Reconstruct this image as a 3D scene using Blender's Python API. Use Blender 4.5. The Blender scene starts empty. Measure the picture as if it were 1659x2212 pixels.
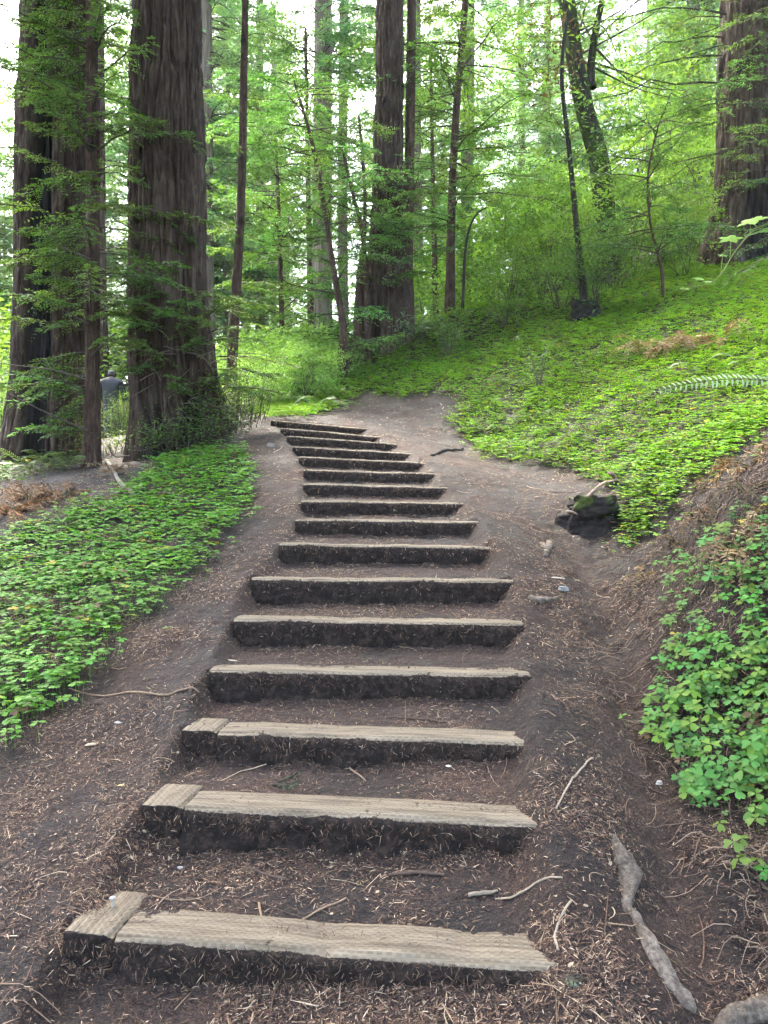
import bpy, math, random
import numpy as np
from mathutils import Vector
R = math.radians
rng = np.random.default_rng(11)
random.seed(11)
scene = bpy.context.scene
col = scene.collection

# ------------------------------------------------------------------ camera, sky, sun, exposure
CAM = np.array([0.0, 0.0, 1.5])
F = 1671.0; CX = 829.5; CY = 1106.0            # pixels of a 1659 x 2212 frame
cam = bpy.data.cameras.new('camera'); camo = bpy.data.objects.new('camera', cam); col.objects.link(camo)
camo.location = CAM; camo.rotation_euler = (R(90), 0, 0)
cam.sensor_fit = 'VERTICAL'; cam.angle = 2*math.atan(CY/F); cam.clip_start = .05; cam.clip_end = 800
scene.camera = camo
SUN_EL, SUN_AZ = R(58), R(-25)                   # azimuth from +Y towards +X
world = bpy.data.worlds.new('World'); scene.world = world; world.use_nodes = True
wn = world.node_tree; bg = wn.nodes['Background']
sky = wn.nodes.new('ShaderNodeTexSky'); sky.sky_type = 'NISHITA'; sky.sun_disc = False
sky.sun_elevation = SUN_EL; sky.sun_rotation = SUN_AZ
sky.air_density = 1.0; sky.dust_density = 4.0; sky.ozone_density = 1.0
wn.links.new(sky.outputs[0], bg.inputs[0]); bg.inputs[1].default_value = .10
sl = bpy.data.lights.new('sun', 'SUN'); so = bpy.data.objects.new('sun', sl); col.objects.link(so)
sl.energy = 1.5; sl.angle = R(11); sl.color = (1, .96, .9)
sd = Vector((math.sin(SUN_AZ)*math.cos(SUN_EL), math.cos(SUN_AZ)*math.cos(SUN_EL), math.sin(SUN_EL)))
so.rotation_euler = sd.to_track_quat('Z', 'Y').to_euler()
scene.view_settings.view_transform = 'Standard'; scene.view_settings.look = 'None'
scene.view_settings.exposure = 4.4; scene.view_settings.gamma = 1; scene.view_settings.use_curve_mapping = False
try:
    scene.view_settings.use_white_balance = True; scene.view_settings.white_balance_temperature = 6850   # camera set for open shade
except AttributeError: pass
scene.render.engine = 'CYCLES'
scene.cycles.use_denoising = True; scene.cycles.use_adaptive_sampling = True; scene.cycles.adaptive_threshold = .03
scene.cycles.max_bounces = 5; scene.cycles.diffuse_bounces = 4; scene.cycles.glossy_bounces = 2
scene.cycles.transmission_bounces = 4; scene.cycles.transparent_max_bounces = 4; scene.cycles.volume_bounces = 0

# ------------------------------------------------------------------ helpers
def P(px, py, Y):
    return np.array([(px-CX)/F*Y, Y, CAM[2]+(CY-py)/F*Y])
def proj(p):
    p = np.asarray(p); return CX+p[..., 0]/p[..., 1]*F, CY-(p[..., 2]-CAM[2])/p[..., 1]*F
def h3(ix, iy, iz, s):
    n = (ix.astype(np.int64)*374761393 + iy.astype(np.int64)*668265263 + iz.astype(np.int64)*2147483647 + s*974634777) & 0xffffffff
    n = ((n ^ (n >> 13))*1274126177) & 0xffffffff
    n = ((n ^ (n >> 16))*2246822519) & 0xffffffff
    return ((n ^ (n >> 15)) & 0xffffff)/float(0xffffff)
def vnoise(x, y, z=0.0, s=0):
    x, y, z = np.broadcast_arrays(np.asarray(x, float), np.asarray(y, float), np.asarray(z, float))
    ix, iy, iz = np.floor(x), np.floor(y), np.floor(z)
    fx, fy, fz = x-ix, y-iy, z-iz
    fx, fy, fz = [f*f*(3-2*f) for f in (fx, fy, fz)]
    r = 0
    for a in (0, 1):
        for b in (0, 1):
            for c in (0, 1):
                r = r + h3(ix+a, iy+b, iz+c, s)*(fx if a else 1-fx)*(fy if b else 1-fy)*(fz if c else 1-fz)
    return r
def fbm(x, y, z=0.0, s=0, o=4):
    r, a, t = 0, 1.0, 0
    for k in range(o):
        r = r + a*vnoise(x*2**k, y*2**k, np.asarray(z)*2**k, s+k*7); t += a; a *= .5
    return r/t
def inpoly(x, y, poly):
    x = np.asarray(x); r = np.zeros(x.shape, bool); n = len(poly)
    for i in range(n):
        x0, y0 = poly[i]; x1, y1 = poly[(i+1) % n]
        if y0 == y1: continue
        c = ((y0 > y) != (y1 > y)) & (x < (x1-x0)*(y-y0)/(y1-y0)+x0)
        r ^= c
    return r
def sm(a, b, x):
    t = np.clip((x-a)/(b-a), 0, 1); return t*t*(3-2*t)
def norm(v):
    return v/np.maximum(np.linalg.norm(v, axis=-1, keepdims=True), 1e-9)

def mesh_np(name, V, faces, mats, Col=None, midx=None, smooth=False):
    """faces: list of (M,k) int arrays; Col: (N,3) per vertex"""
    me = bpy.data.meshes.new(name)
    V = np.asarray(V, np.float32)
    if not isinstance(faces, list): faces = [faces]
    faces = [np.asarray(f, np.int32) for f in faces if len(f)]
    nl = sum(f.size for f in faces); nf = sum(len(f) for f in faces)
    me.vertices.add(len(V)); me.vertices.foreach_set('co', V.ravel())
    me.loops.add(nl); me.loops.foreach_set('vertex_index', np.concatenate([f.ravel() for f in faces]))
    me.polygons.add(nf)
    tot = np.concatenate([np.full(len(f), f.shape[1], np.int32) for f in faces])
    st = np.concatenate([[0], np.cumsum(tot)[:-1]]).astype(np.int32)
    me.polygons.foreach_set('loop_start', st)
    if midx is not None: me.polygons.foreach_set('material_index', np.asarray(midx, np.int32))
    if smooth: me.polygons.foreach_set('use_smooth', np.ones(nf, bool))
    for m in (mats if isinstance(mats, (list, tuple)) else [mats]): me.materials.append(m)
    if Col is not None:
        a = me.attributes.new('Col', 'FLOAT_COLOR', 'POINT')
        C = np.ones((len(V), 4), np.float32); C[:, :3] = Col
        a.data.foreach_set('color', C.ravel())
    me.update(calc_edges=True); me.validate()
    return me
def link(name, me, parent=None, label=None, cat=None, group=None, kind=None, loc=None, rz=None, sc=None):
    o = bpy.data.objects.new(name, me); col.objects.link(o)
    if parent is not None: o.parent = parent
    if label: o['label'] = label
    if cat: o['category'] = cat
    if group: o['group'] = group
    if kind: o['kind'] = kind
    if loc is not None: o.location = loc
    if rz is not None: o.rotation_euler[2] = rz
    if sc is not None: o.scale = sc if hasattr(sc, '__len__') else (sc, sc, sc)
    return o
def empty(name, loc, label, cat, group=None, kind=None):
    o = link(name, None, None, label, cat, group, kind, loc); o.empty_display_size = .1; return o
class Acc:
    """collects uniform faces with colours"""
    def __init__(s): s.V = []; s.Q = []; s.T = []; s.C = []; s.n = 0; s.mq = []; s.mt = []
    def add(s, V, Q=None, T=None, C=(1, 1, 1), m=0):
        V = np.asarray(V).reshape(-1, 3); s.V.append(V)
        C = np.asarray(C, float)
        s.C.append(np.broadcast_to(C, (len(V), 3)) if C.ndim == 1 else C.reshape(-1, 3))
        if Q is not None and len(Q): s.Q.append(np.asarray(Q)+s.n); s.mq.append(np.full(len(Q), m))
        if T is not None and len(T): s.T.append(np.asarray(T)+s.n); s.mt.append(np.full(len(T), m))
        s.n += len(V)
    def mesh(s, name, mats, smooth=False, off=None):
        V = np.concatenate(s.V)
        if off is not None: V = V-np.asarray(off)
        fs = []; mi = []
        if s.Q: fs.append(np.concatenate(s.Q)); mi.append(np.concatenate(s.mq))
        if s.T: fs.append(np.concatenate(s.T)); mi.append(np.concatenate(s.mt))
        return mesh_np(name, V, fs, mats, np.concatenate(s.C), np.concatenate(mi), smooth)
def scatter(acc, tpl, pos, ax, ay, az, size, C, m=0):
    """place template (V,Q,T) at every pos with axes and size (N,) or (N,3)"""
    tv, tq, tt = tpl
    N = len(pos)
    if N == 0: return
    size = np.asarray(size, float)
    if size.ndim == 1: size = np.repeat(size[:, None], 3, 1)
    V = pos[:, None, :] + tv[None, :, 0, None]*(ax*size[:, :1])[:, None, :] + tv[None, :, 1, None]*(ay*size[:, 1:2])[:, None, :] \
        + tv[None, :, 2, None]*(az*size[:, 2:3])[:, None, :]
    k = len(tv); off = (np.arange(N)*k)[:, None, None]
    Q = (tq[None]+off).reshape(-1, 4) if tq is not None and len(tq) else None
    T = (tt[None]+off).reshape(-1, 3) if tt is not None and len(tt) else None
    C = np.asarray(C, float)
    Cv = np.repeat(C, k, 0) if C.ndim == 2 else C
    acc.add(V.reshape(-1, 3), Q, T, Cv, m)
def frames(d, up=(0, 0, 1)):
    """d (N,3) -> side, dir, normal"""
    d = norm(d); up = np.broadcast_to(np.asarray(up, float), d.shape)
    s = norm(np.cross(d, up)+1e-6); n = np.cross(s, d); return s, d, n
def tube(acc, pts, rad, n=6, C=(1, 1, 1), m=0, cap=True, jit=0, seed=0):
    pts = np.asarray(pts, float); rad = np.broadcast_to(np.asarray(rad, float), (len(pts),))
    t = norm(np.gradient(pts, axis=0))
    ref = np.array([0, 0, 1.0]) if abs(t[len(t)//2][2]) < .8 else np.array([1.0, 0, 0])
    u = norm(np.cross(t, ref)); w = np.cross(t, u)
    a = np.linspace(0, 2*np.pi, n, endpoint=False)
    r = rad[:, None]*np.ones(n)[None]
    if jit: r = r*(1+jit*(vnoise(np.cos(a)[None]*1.7, np.sin(a)[None]*1.7, np.arange(len(pts))[:, None]*min(.7, 14/len(pts)), seed)-.5)*2)*(1+.2*(vnoise(np.cos(a)[None]*5, np.sin(a)[None]*5, np.arange(len(pts))[:, None]*min(1, 30/len(pts)), seed+1)-.5)*2)
    V = pts[:, None]+(np.cos(a)[None, :, None]*u[:, None]+np.sin(a)[None, :, None]*w[:, None])*r[..., None]
    k = len(pts); i = np.arange(k-1)[:, None]*n; j = np.arange(n)[None]; j2 = (j+1) % n
    Q = np.stack([i+j, i+j2, i+n+j2, i+n+j], -1).reshape(-1, 4)
    V = V.reshape(-1, 3); T = None
    if cap:
        V = np.vstack([V, pts[0], pts[-1]]); jj = np.arange(n)
        T = np.vstack([np.stack([np.full(n, k*n), (jj+1) % n, jj], -1), np.stack([np.full(n, k*n+1), (k-1)*n+jj, (k-1)*n+(jj+1) % n], -1)])
    acc.add(V, Q, T, C, m)
def curve(pts, n):
    """smooth (Catmull-Rom) resample of key points"""
    p = np.asarray(pts, float); k = len(p)
    if k == 2: t = np.linspace(0, 1, n)[:, None]; return p[0]*(1-t)+p[1]*t
    q = np.vstack([2*p[0]-p[1], p, 2*p[-1]-p[-2]])
    u = np.linspace(0, k-1-1e-6, n); i = u.astype(int); f = (u-i)[:, None]
    a, b, c, d = q[i], q[i+1], q[i+2], q[i+3]
    return .5*(2*b+(c-a)*f+(2*a-5*b+4*c-d)*f**2+(3*b-a-3*c+d)*f**3)

# ------------------------------------------------------------------ materials
def nodes(name):
    m = bpy.data.materials.new(name); m.use_nodes = True; t = m.node_tree
    return m, t, t.nodes['Principled BSDF'], t.nodes['Material Output']
def nd(t, kind, **kw):
    n = t.nodes.new(kind)
    for k, v in kw.items():
        if k in n.inputs: n.inputs[k].default_value = v
        else: setattr(n, k, v)
    return n
def ramp(t, src, stops):
    r = t.nodes.new('ShaderNodeValToRGB'); e = r.color_ramp.elements
    while len(e) < len(stops): e.new(.5)
    for i, (p, c) in enumerate(stops): e[i].position = p; e[i].color = (*c, 1)
    t.links.new(src, r.inputs[0]); return r.outputs[0]
def mixc(t, f, a, b, mode='MIX'):
    n = t.nodes.new('ShaderNodeMix'); n.data_type = 'RGBA'; n.blend_type = mode
    for s, v in ((n.inputs[0], f), (n.inputs[6], a), (n.inputs[7], b)):
        if hasattr(v, 'links'): t.links.new(v, s)
        elif isinstance(v, (tuple, list)): s.default_value = (*v, 1)
        else: s.default_value = v
    return n.outputs[2]
def objco(t, scale=(1, 1, 1)):
    c = t.nodes.new('ShaderNodeTexCoord'); mp = t.nodes.new('ShaderNodeMapping'); mp.inputs['Scale'].default_value = scale
    t.links.new(c.outputs['Object'], mp.inputs[0]); return mp.outputs[0]
def bump(t, b, h, strength=.5, dist=.01):
    n = nd(t, 'ShaderNodeBump', Strength=strength, Distance=dist); t.links.new(h, n.inputs['Height']); t.links.new(n.outputs[0], b.inputs['Normal'])
def leaf_mat(name, trans=.45, rough=.45, spec=.35, tint=(1.05, 1.1, .55)):
    m, t, b, o = nodes(name)
    a = nd(t, 'ShaderNodeAttribute', attribute_name='Col')
    t.links.new(a.outputs['Color'], b.inputs['Base Color']); b.inputs['Roughness'].default_value = rough
    b.inputs['Specular IOR Level'].default_value = spec
    tr = t.nodes.new('ShaderNodeBsdfTranslucent'); t.links.new(mixc(t, 1.0, a.outputs['Color'], tint, 'MULTIPLY'), tr.inputs[0])
    mx = t.nodes.new('ShaderNodeMixShader'); mx.inputs[0].default_value = trans
    t.links.new(b.outputs[0], mx.inputs[1]); t.links.new(tr.outputs[0], mx.inputs[2]); t.links.new(mx.outputs[0], o.inputs[0])
    return m
def col_mat(name, rough=.8, noise=40, amt=.35, bmp=.4, dist=.004, spec=.2):
    m, t, b, o = nodes(name)
    a = nd(t, 'ShaderNodeAttribute', attribute_name='Col')
    n = nd(t, 'ShaderNodeTexNoise', Scale=noise, Detail=5); t.links.new(objco(t), n.inputs['Vector'])
    c = mixc(t, 1.0, a.outputs['Color'], ramp(t, n.outputs[0], [(.25, (1-amt,)*3), (.75, (1+amt,)*3)]), 'MULTIPLY')
    t.links.new(c, b.inputs['Base Color']); b.inputs['Roughness'].default_value = rough; b.inputs['Specular IOR Level'].default_value = spec
    bump(t, b, n.outputs[0], bmp, dist); return m
def bark_mat(name, dark, light, grey, stretch=.12, scale=14, bmp=.8):
    m, t, b, o = nodes(name)
    v = objco(t, (1, 1, stretch))
    n1 = nd(t, 'ShaderNodeTexNoise', Scale=scale, Detail=8, Roughness=.65); t.links.new(v, n1.inputs['Vector'])
    n2 = nd(t, 'ShaderNodeTexNoise', Scale=scale*3.2, Detail=6, Roughness=.7); t.links.new(v, n2.inputs['Vector'])
    n3 = nd(t, 'ShaderNodeTexNoise', Scale=1.6, Detail=4); t.links.new(objco(t, (1, 1, .45)), n3.inputs['Vector'])
    c = ramp(t, n1.outputs[0], [(.28, dark), (.5, light), (.72, grey)])
    c = mixc(t, 1.0, c, ramp(t, n2.outputs[0], [(.3, (.55,)*3), (.7, (1.35,)*3)]), 'MULTIPLY')
    c = mixc(t, 1.0, c, ramp(t, n3.outputs[0], [(.3, (.72, .7, .66)), (.7, (1.2, 1.2, 1.2))]), 'MULTIPLY')
    a = nd(t, 'ShaderNodeAttribute', attribute_name='Col')          # r: charred, g: moss
    sp = t.nodes.new('ShaderNodeSeparateColor'); t.links.new(a.outputs['Color'], sp.inputs[0])
    c = mixc(t, sp.outputs[0], c, mixc(t, n2.outputs[0], (.003, .0028, .003), (.022, .018, .016)))
    c = mixc(t, sp.outputs[1], c, mixc(t, n2.outputs[0], (.012, .018, .005), (.05, .07, .015)))
    t.links.new(c, b.inputs['Base Color']); b.inputs['Roughness'].default_value = .9; b.inputs['Specular IOR Level'].default_value = .15
    h = nd(t, 'ShaderNodeMath', operation='ADD'); t.links.new(n1.outputs[0], h.inputs[0]); t.links.new(n2.outputs[0], h.inputs[1])
    bump(t, b, h.outputs[0], bmp, .02); return m
BARK = bark_mat('redwood_bark', (.009, .0055, .0036), (.05, .0325, .0225), (.108, .08, .058), .19)
BARK_RED = bark_mat('young_bark', (.018, .0105, .0073), (.062, .037, .026), (.11, .074, .055), .25, 22)
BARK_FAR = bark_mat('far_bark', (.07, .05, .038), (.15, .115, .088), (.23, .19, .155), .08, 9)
BARK_MOSS = bark_mat('mossy_bark', (.008, .0065, .005), (.025, .021, .015), (.045, .04, .028), .3, 18)
LEAF = leaf_mat('leaf', .45, .6, .2); NEEDLE = leaf_mat('needle_leaf', .42, .6, .18); SORREL = leaf_mat('sorrel_leaf', .42, .58, .18)
FERN = leaf_mat('fern_leaf', .3, .4, .5); DEAD = leaf_mat('dead_leaf', .2, .7, .2, (1.1, .9, .6))
TWIG = col_mat('twig_bark', .85, 60, .35, .4, .003)
LITTER = col_mat('litter', .85, 80, .25, .2, .002)
CHAR = col_mat('charred_wood', .8, 30, .5, .8, .01)
def soil_mat():
    m, t, b, o = nodes('duff_soil')
    v = objco(t)
    n1 = nd(t, 'ShaderNodeTexNoise', Scale=3.0, Detail=6, Roughness=.6); t.links.new(v, n1.inputs['Vector'])
    n2 = nd(t, 'ShaderNodeTexNoise', Scale=45, Detail=8, Roughness=.75); t.links.new(v, n2.inputs['Vector'])
    n3 = nd(t, 'ShaderNodeTexVoronoi', Scale=120, feature='F1'); t.links.new(v, n3.inputs['Vector'])
    c = ramp(t, n1.outputs[0], [(.3, (.0065, .0042, .0029)), (.5, (.0185, .0124, .0088)), (.7, (.034, .0238, .0175))])
    c = mixc(t, 1.0, c, ramp(t, n2.outputs[0], [(.3, (.3, .28, .27)), (.7, (1.7, 1.62, 1.56))]), 'MULTIPLY')
    n5 = nd(t, 'ShaderNodeTexNoise', Scale=170, Detail=4, Roughness=.8); t.links.new(v, n5.inputs['Vector'])
    c = mixc(t, 1.0, c, ramp(t, n5.outputs[0], [(.36, (.35, .33, .32)), (.52, (1, 1, 1)), (.66, (2.6, 2.3, 2.0))]), 'MULTIPLY')
    a = nd(t, 'ShaderNodeAttribute', attribute_name='Col')
    c = mixc(t, 1.0, c, a.outputs['Color'], 'MULTIPLY')
    t.links.new(c, b.inputs['Base Color']); b.inputs['Specular IOR Level'].default_value = .3
    t.links.new(ramp(t, n1.outputs[0], [(.3, (.6,)*3), (.7, (.95,)*3)]), b.inputs['Roughness'])
    h = nd(t, 'ShaderNodeMath', operation='MULTIPLY_ADD'); h.inputs[1].default_value = .35
    t.links.new(n3.outputs['Distance'], h.inputs[0]); t.links.new(n2.outputs[0], h.inputs[2])
    bump(t, b, h.outputs[0], 1.0, .022); return m
SOIL = soil_mat()
def wood_mat():
    m, t, b, o = nodes('weathered_timber')
    v = objco(t, (1.5, 34, 34))
    n1 = nd(t, 'ShaderNodeTexNoise', Scale=2.0, Detail=7, Roughness=.65); t.links.new(v, n1.inputs['Vector'])
    n2 = nd(t, 'ShaderNodeTexNoise', Scale=6, Detail=5); t.links.new(objco(t), n2.inputs['Vector'])
    br = nd(t, 'ShaderNodeTexBrick', Scale=1.0); br.offset = .5                     # incised treatment marks
    br.inputs['Mortar Size'].default_value = .22; br.inputs['Brick Width'].default_value = 1.0; br.inputs['Row Height'].default_value = 1.0
    t.links.new(objco(t, (38, 95, 95)), br.inputs['Vector'])
    br.inputs['Color1'].default_value = (.72, .72, .72, 1); br.inputs['Color2'].default_value = (.85, .85, .85, 1); br.inputs['Mortar'].default_value = (1, 1, 1, 1)
    c = ramp(t, n1.outputs[0], [(.25, (.06, .045, .029)), (.5, (.17, .132, .088)), (.75, (.29, .236, .165))])
    c = mixc(t, .95, c, mixc(t, 1.0, c, br.outputs['Color'], 'MULTIPLY'))
    a = nd(t, 'ShaderNodeAttribute', attribute_name='Col')
    sp = t.nodes.new('ShaderNodeSeparateColor'); t.links.new(a.outputs['Color'], sp.inputs[0])
    n4 = nd(t, 'ShaderNodeTexNoise', Scale=28, Detail=7, Roughness=.7); t.links.new(objco(t), n4.inputs['Vector'])
    f = nd(t, 'ShaderNodeMath', operation='ADD'); t.links.new(sp.outputs[0], f.inputs[0]); t.links.new(n4.outputs[0], f.inputs[1])
    k = ramp(t, f.outputs[0], [(.95, (0, 0, 0)), (1.12, (1, 1, 1))])
    c = mixc(t, k, c, ramp(t, n4.outputs[0], [(.34, (.005, .0033, .0025)), (.5, (.0145, .0094, .0067)), (.68, (.045, .028, .019))]))
    t.links.new(c, b.inputs['Base Color']); b.inputs['Roughness'].default_value = .85; b.inputs['Specular IOR Level'].default_value = .2
    h = nd(t, 'ShaderNodeMath', operation='ADD'); t.links.new(n1.outputs[0], h.inputs[0]); t.links.new(n4.outputs[0], h.inputs[1])
    bump(t, b, h.outputs[0], .8, .012); return m
WOOD = wood_mat()
ROOTW = bark_mat('grey_root', (.075, .056, .042), (.19, .15, .115), (.32, .265, .21), 1, 32, 1.0)

# ------------------------------------------------------------------ the ground's shape
STEP_PX = [((135, 2013), (1224, 2091)), ((305, 1738), (1179, 1778)), ((392, 1576), (1164, 1603)), ((450, 1446), (1147, 1456)),
           ((504, 1336), (1131, 1345)), ((542, 1248), (1112, 1253)), ((602, 1173), (1073, 1181)), ((637, 1120), (1038, 1126)),
           ((650, 1080), (1001, 1085)), ((655, 1043), (967, 1052)), ((655, 1013), (944, 1022)), ((645, 985), (919, 998)),
           ((632, 963), (890, 978)), ((620, 940), (857, 958)), ((606, 923), (825, 943)), ((585, 906), (793, 925))]
STEPS = []
for i, (l, r) in enumerate(STEP_PX):
    Y = 2.1+.5*i
    if i < 3:                                        # level timbers, slightly turned
        h = ((l[1]+r[1])/2-CY)/F*Y
        Yl, Yr = h*F/(l[1]-CY), h*F/(r[1]-CY)
    else: Yl = Yr = Y
    STEPS.append((P(l[0], l[1], Yl), P(r[0], r[1], Yr)))
RISE = [.125, .115, .11, .11, .125, .14, .11, .1, .1, .09, .09, .09, .09, .085, .085, .08]
def ramp_z(Y): return CAM[2]-1.909+.29*np.asarray(Y)
ctrl = []
for i, (a, b) in enumerate(STEPS):
    ctrl.append((a[0]-.22, a[1], a[2]-.075)); ctrl.append((b[0]+.25, b[1], b[2]+(-.01 if i < 3 else -.05)))
for px, py, Y in [(790, 852, 13.4), (830, 757, 17), (690, 880, 12.3), (540, 905, 11.3), (600, 850, 14),
                  # hillside
                  (1330, 1390, 4.2), (1460, 1740, 2.85), (1420, 1560, 3.4), (1310, 1230, 5.4), (1210, 1035, 7.8), (1060, 985, 9.3), (960, 905, 11.2),
                  (1520, 1500, 3.3), (1600, 1300, 3.5), (1659, 1150, 3.7), (1659, 1500, 3.05), (1640, 1850, 2.6), (1450, 1250, 4.3), (1560, 1040, 4.7), (1659, 950, 4.4),
                  (1740, 940, 4.8), (1900, 900, 4.5), (1270, 1140, 6.15), (1350, 1060, 6.7), (1450, 990, 7), (1659, 905, 7), (1800, 860, 6.6),
                  (1200, 955, 9), (1400, 850, 9.5), (1659, 765, 9.5), (1000, 850, 12), (1200, 780, 12.5), (1450, 700, 12.5), (1659, 630, 12.5),
                  (1260, 692, 15), (1000, 745, 16), (1400, 612, 17), (1600, 550, 17), (1150, 655, 19), (972, 672, 18), (1500, 500, 25), (1900, 500, 16)]:
    ctrl.append(tuple(P(px, py, Y)))
for X, Y, dz in [(-1.6, 1.6, 0), (0, .6, 0), (1.2, 1.4, .0), (-1.9, 3.2, -.03), (-2.4, 5.0, -.08), (-2.7, 6.5, -.08), (-3.2, 8, -.05), (-4.5, 4, -.5), (-4.8, 7, -.35),
                 (-8, 8, -1.0), (2.4, 1.0, .5), (3.5, 2.5, 1.4), (-5, 1, -.6), (0, -3, 0)]:
    ctrl.append((X, Y, float(ramp_z(Y))+dz))
for X, Y, Z in [(-2.3, 9.6, 2.32), (-4.6, 10.2, 2.15), (-7.0, 19.5, 3.32), (-8, 12, 2.2), (-3, 15, 3.2), (-1.5, 20, 3.7), (0, 30, 6.5), (12, 30, 14), (-10, 30, 3.6), (-25, 20, 1.5),
                (25, 15, 14), (0, 60, 8), (35, 60, 24), (-40, 60, 3), (40, 20, 22), (-40, 0, -4), (30, 0, 8), (0, -20, -5)]:
    ctrl.append((X, Y, Z))
ctrl = np.array(ctrl)
def _phi(d2): return np.sqrt(d2+.5)
_A = _phi(((ctrl[:, None, :2]-ctrl[None, :, :2])**2).sum(-1)); _n = len(ctrl)
_A -= np.eye(_n)*.03
_B = np.hstack([np.ones((_n, 1)), ctrl[:, :2]])
_W = np.linalg.solve(np.block([[_A, _B], [_B.T, np.zeros((3, 3))]]), np.concatenate([ctrl[:, 2], np.zeros(3)]))
def base_h(X, Y):
    X = np.asarray(X, float); Y = np.asarray(Y, float); r = _W[_n]+_W[_n+1]*X+_W[_n+2]*Y
    for k in range(_n): r = r+_W[k]*_phi((X-ctrl[k, 0])**2+(Y-ctrl[k, 1])**2)
    return r
def stair(X, Y):
    """(height, mask) of the treads"""
    X = np.asarray(X, float); Y = np.asarray(Y, float)
    yf, zt, xl, xr = [], [], [], []
    for a, b in STEPS:
        t = (X-a[0])/(b[0]-a[0]); yf.append(a[1]+(b[1]-a[1])*t); zt.append(a[2]+(b[2]-a[2])*np.clip(t, 0, 1))
    z = np.full(X.shape, 0.0); msk = np.zeros(X.shape)
    n = len(STEPS); TD = .075; pile = .4+1.2*vnoise(X*8, Y*2, 0, 51)
    t0 = np.clip((X-STEPS[0][0][0])/(STEPS[0][1][0]-STEPS[0][0][0]), 0, 1)
    z0 = zt[0]-RISE[0]*(1-.6*t0**2)-(yf[0]-Y)*.2+.02*sm(.12, .0, yf[0]-Y)
    z = z0.copy(); msk = sm(.9, .1, yf[0]-Y)*(Y < yf[0]+TD)
    xL = np.full(X.shape, STEPS[0][0][0]); xR = np.full(X.shape, STEPS[0][1][0])
    for k in range(n):
        s = Y >= yf[k]+TD
        if k < n-1:
            u = np.clip((Y-yf[k]-TD)/(yf[k+1]-yf[k]), 0, 1)
            tt = np.clip((X-STEPS[k+1][0][0])/(STEPS[k+1][1][0]-STEPS[k+1][0][0]), 0, 1); rz = RISE[k+1]*(1-(.55*tt**2 if k+1 < 3 else .15*tt))
            zz = (zt[k]-.014)*(1-u)+(zt[k+1]-rz)*u-.02*np.sin(np.clip(u, 0, 1)*np.pi)+.022*sm(.72, .98, u)*pile
            e = np.ones(X.shape)
        else:
            zz = zt[k]-.01+(Y-yf[k])*.27; e = sm(1.2, .2, Y-yf[k])
        z = np.where(s, zz, z); msk = np.where(s, e, msk)
        un = np.clip((Y-yf[k])/.5, 0, 1)
        a, b = STEPS[k]; a2, b2 = STEPS[min(k+1, n-1)]
        xL = np.where(s, a[0]+(a2[0]-a[0])*un, xL); xR = np.where(s, b[0]+(b2[0]-b[0])*un, xR)
    lat = sm(xL-.05, xL+.06, X)*sm(xR+.03, xR-.12, X)
    return z, msk*lat
def H(X, Y):
    X = np.asarray(X, float); Y = np.asarray(Y, float)
    g = base_h(X, Y)
    z, m = stair(X, Y)
    bank = sm(1.0, 2.2, X)*sm(7, 4, Y)
    far = sm(14, 30, Y)
    g = g+(fbm(X*1.3, Y*1.3, 0, 3)-.5)*(.10+.14*bank+.5*far)+(fbm(X*6, Y*6, 0, 5)-.5)*(.04+.17*bank)
    cx_ = np.interp(Y, [1.6, 2.4, 3.0, 3.6, 4.6, 6], [.8, .89, 1.02, 1.16, 1.27, 1.45]); ch = np.exp(-((X-cx_)/.11)**2)*sm(1.4, 2.2, Y)*sm(6.2, 5, Y)
    g = g-.055*ch
    h = g*(1-m)+z*m
    return h+(fbm(X*9, Y*9, 0, 8, 3)-.5)*.022+(vnoise(X*55, Y*55, 0, 9)-.5)*.009
def Hn(X, Y, e=.04):
    dx = (H(X+e, Y)-H(X-e, Y))/(2*e); dy = (H(X, Y+e)-H(X, Y-e))/(2*e)
    return norm(np.stack([-dx, -dy, np.ones_like(dx)], -1))
def hit(px, py, y0=1.3, y1=40):
    """the ground point seen at a pixel of the reference frame"""
    Y = np.geomspace(y0, y1, 1500); q = np.stack([(px-CX)/F*Y, Y, CAM[2]+(CY-py)/F*Y], -1)
    d = q[:, 2]-H(q[:, 0], q[:, 1]); k = np.argmax(d < 0)
    return q[k] if d[k] < 0 else q[-1]

LEFT_BED = [(0, 1165), (100, 1120), (280, 1050), (330, 1005), (430, 978), (520, 972), (548, 1040), (540, 1100), (480, 1165), (445, 1200), (400, 1270),
            (310, 1345), (250, 1400), (160, 1490), (80, 1560), (40, 1600), (0, 1610), (-700, 2000), (-700, 1300)]
HILL = [(760, 778), (800, 730), (1000, 650), (1240, 600), (1659, 480), (2600, 200), (2600, 900), (1659, 930), (1560, 1010), (1480, 1050), (1430, 1130), (1340, 1200),
        (1330, 1060), (1200, 1012), (1050, 990), (955, 908), (1000, 872), (960, 852), (850, 862), (785, 850), (750, 872), (700, 893), (620, 903), (545, 900), (560, 840), (590, 790), (700, 790)]
BANK = [(1430, 1240), (1570, 1110), (1659, 1090), (2100, 1000), (2200, 1900), (1659, 1790), (1570, 1790), (1490, 1730), (1430, 1610), (1395, 1600), (1440, 1400)]

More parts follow.
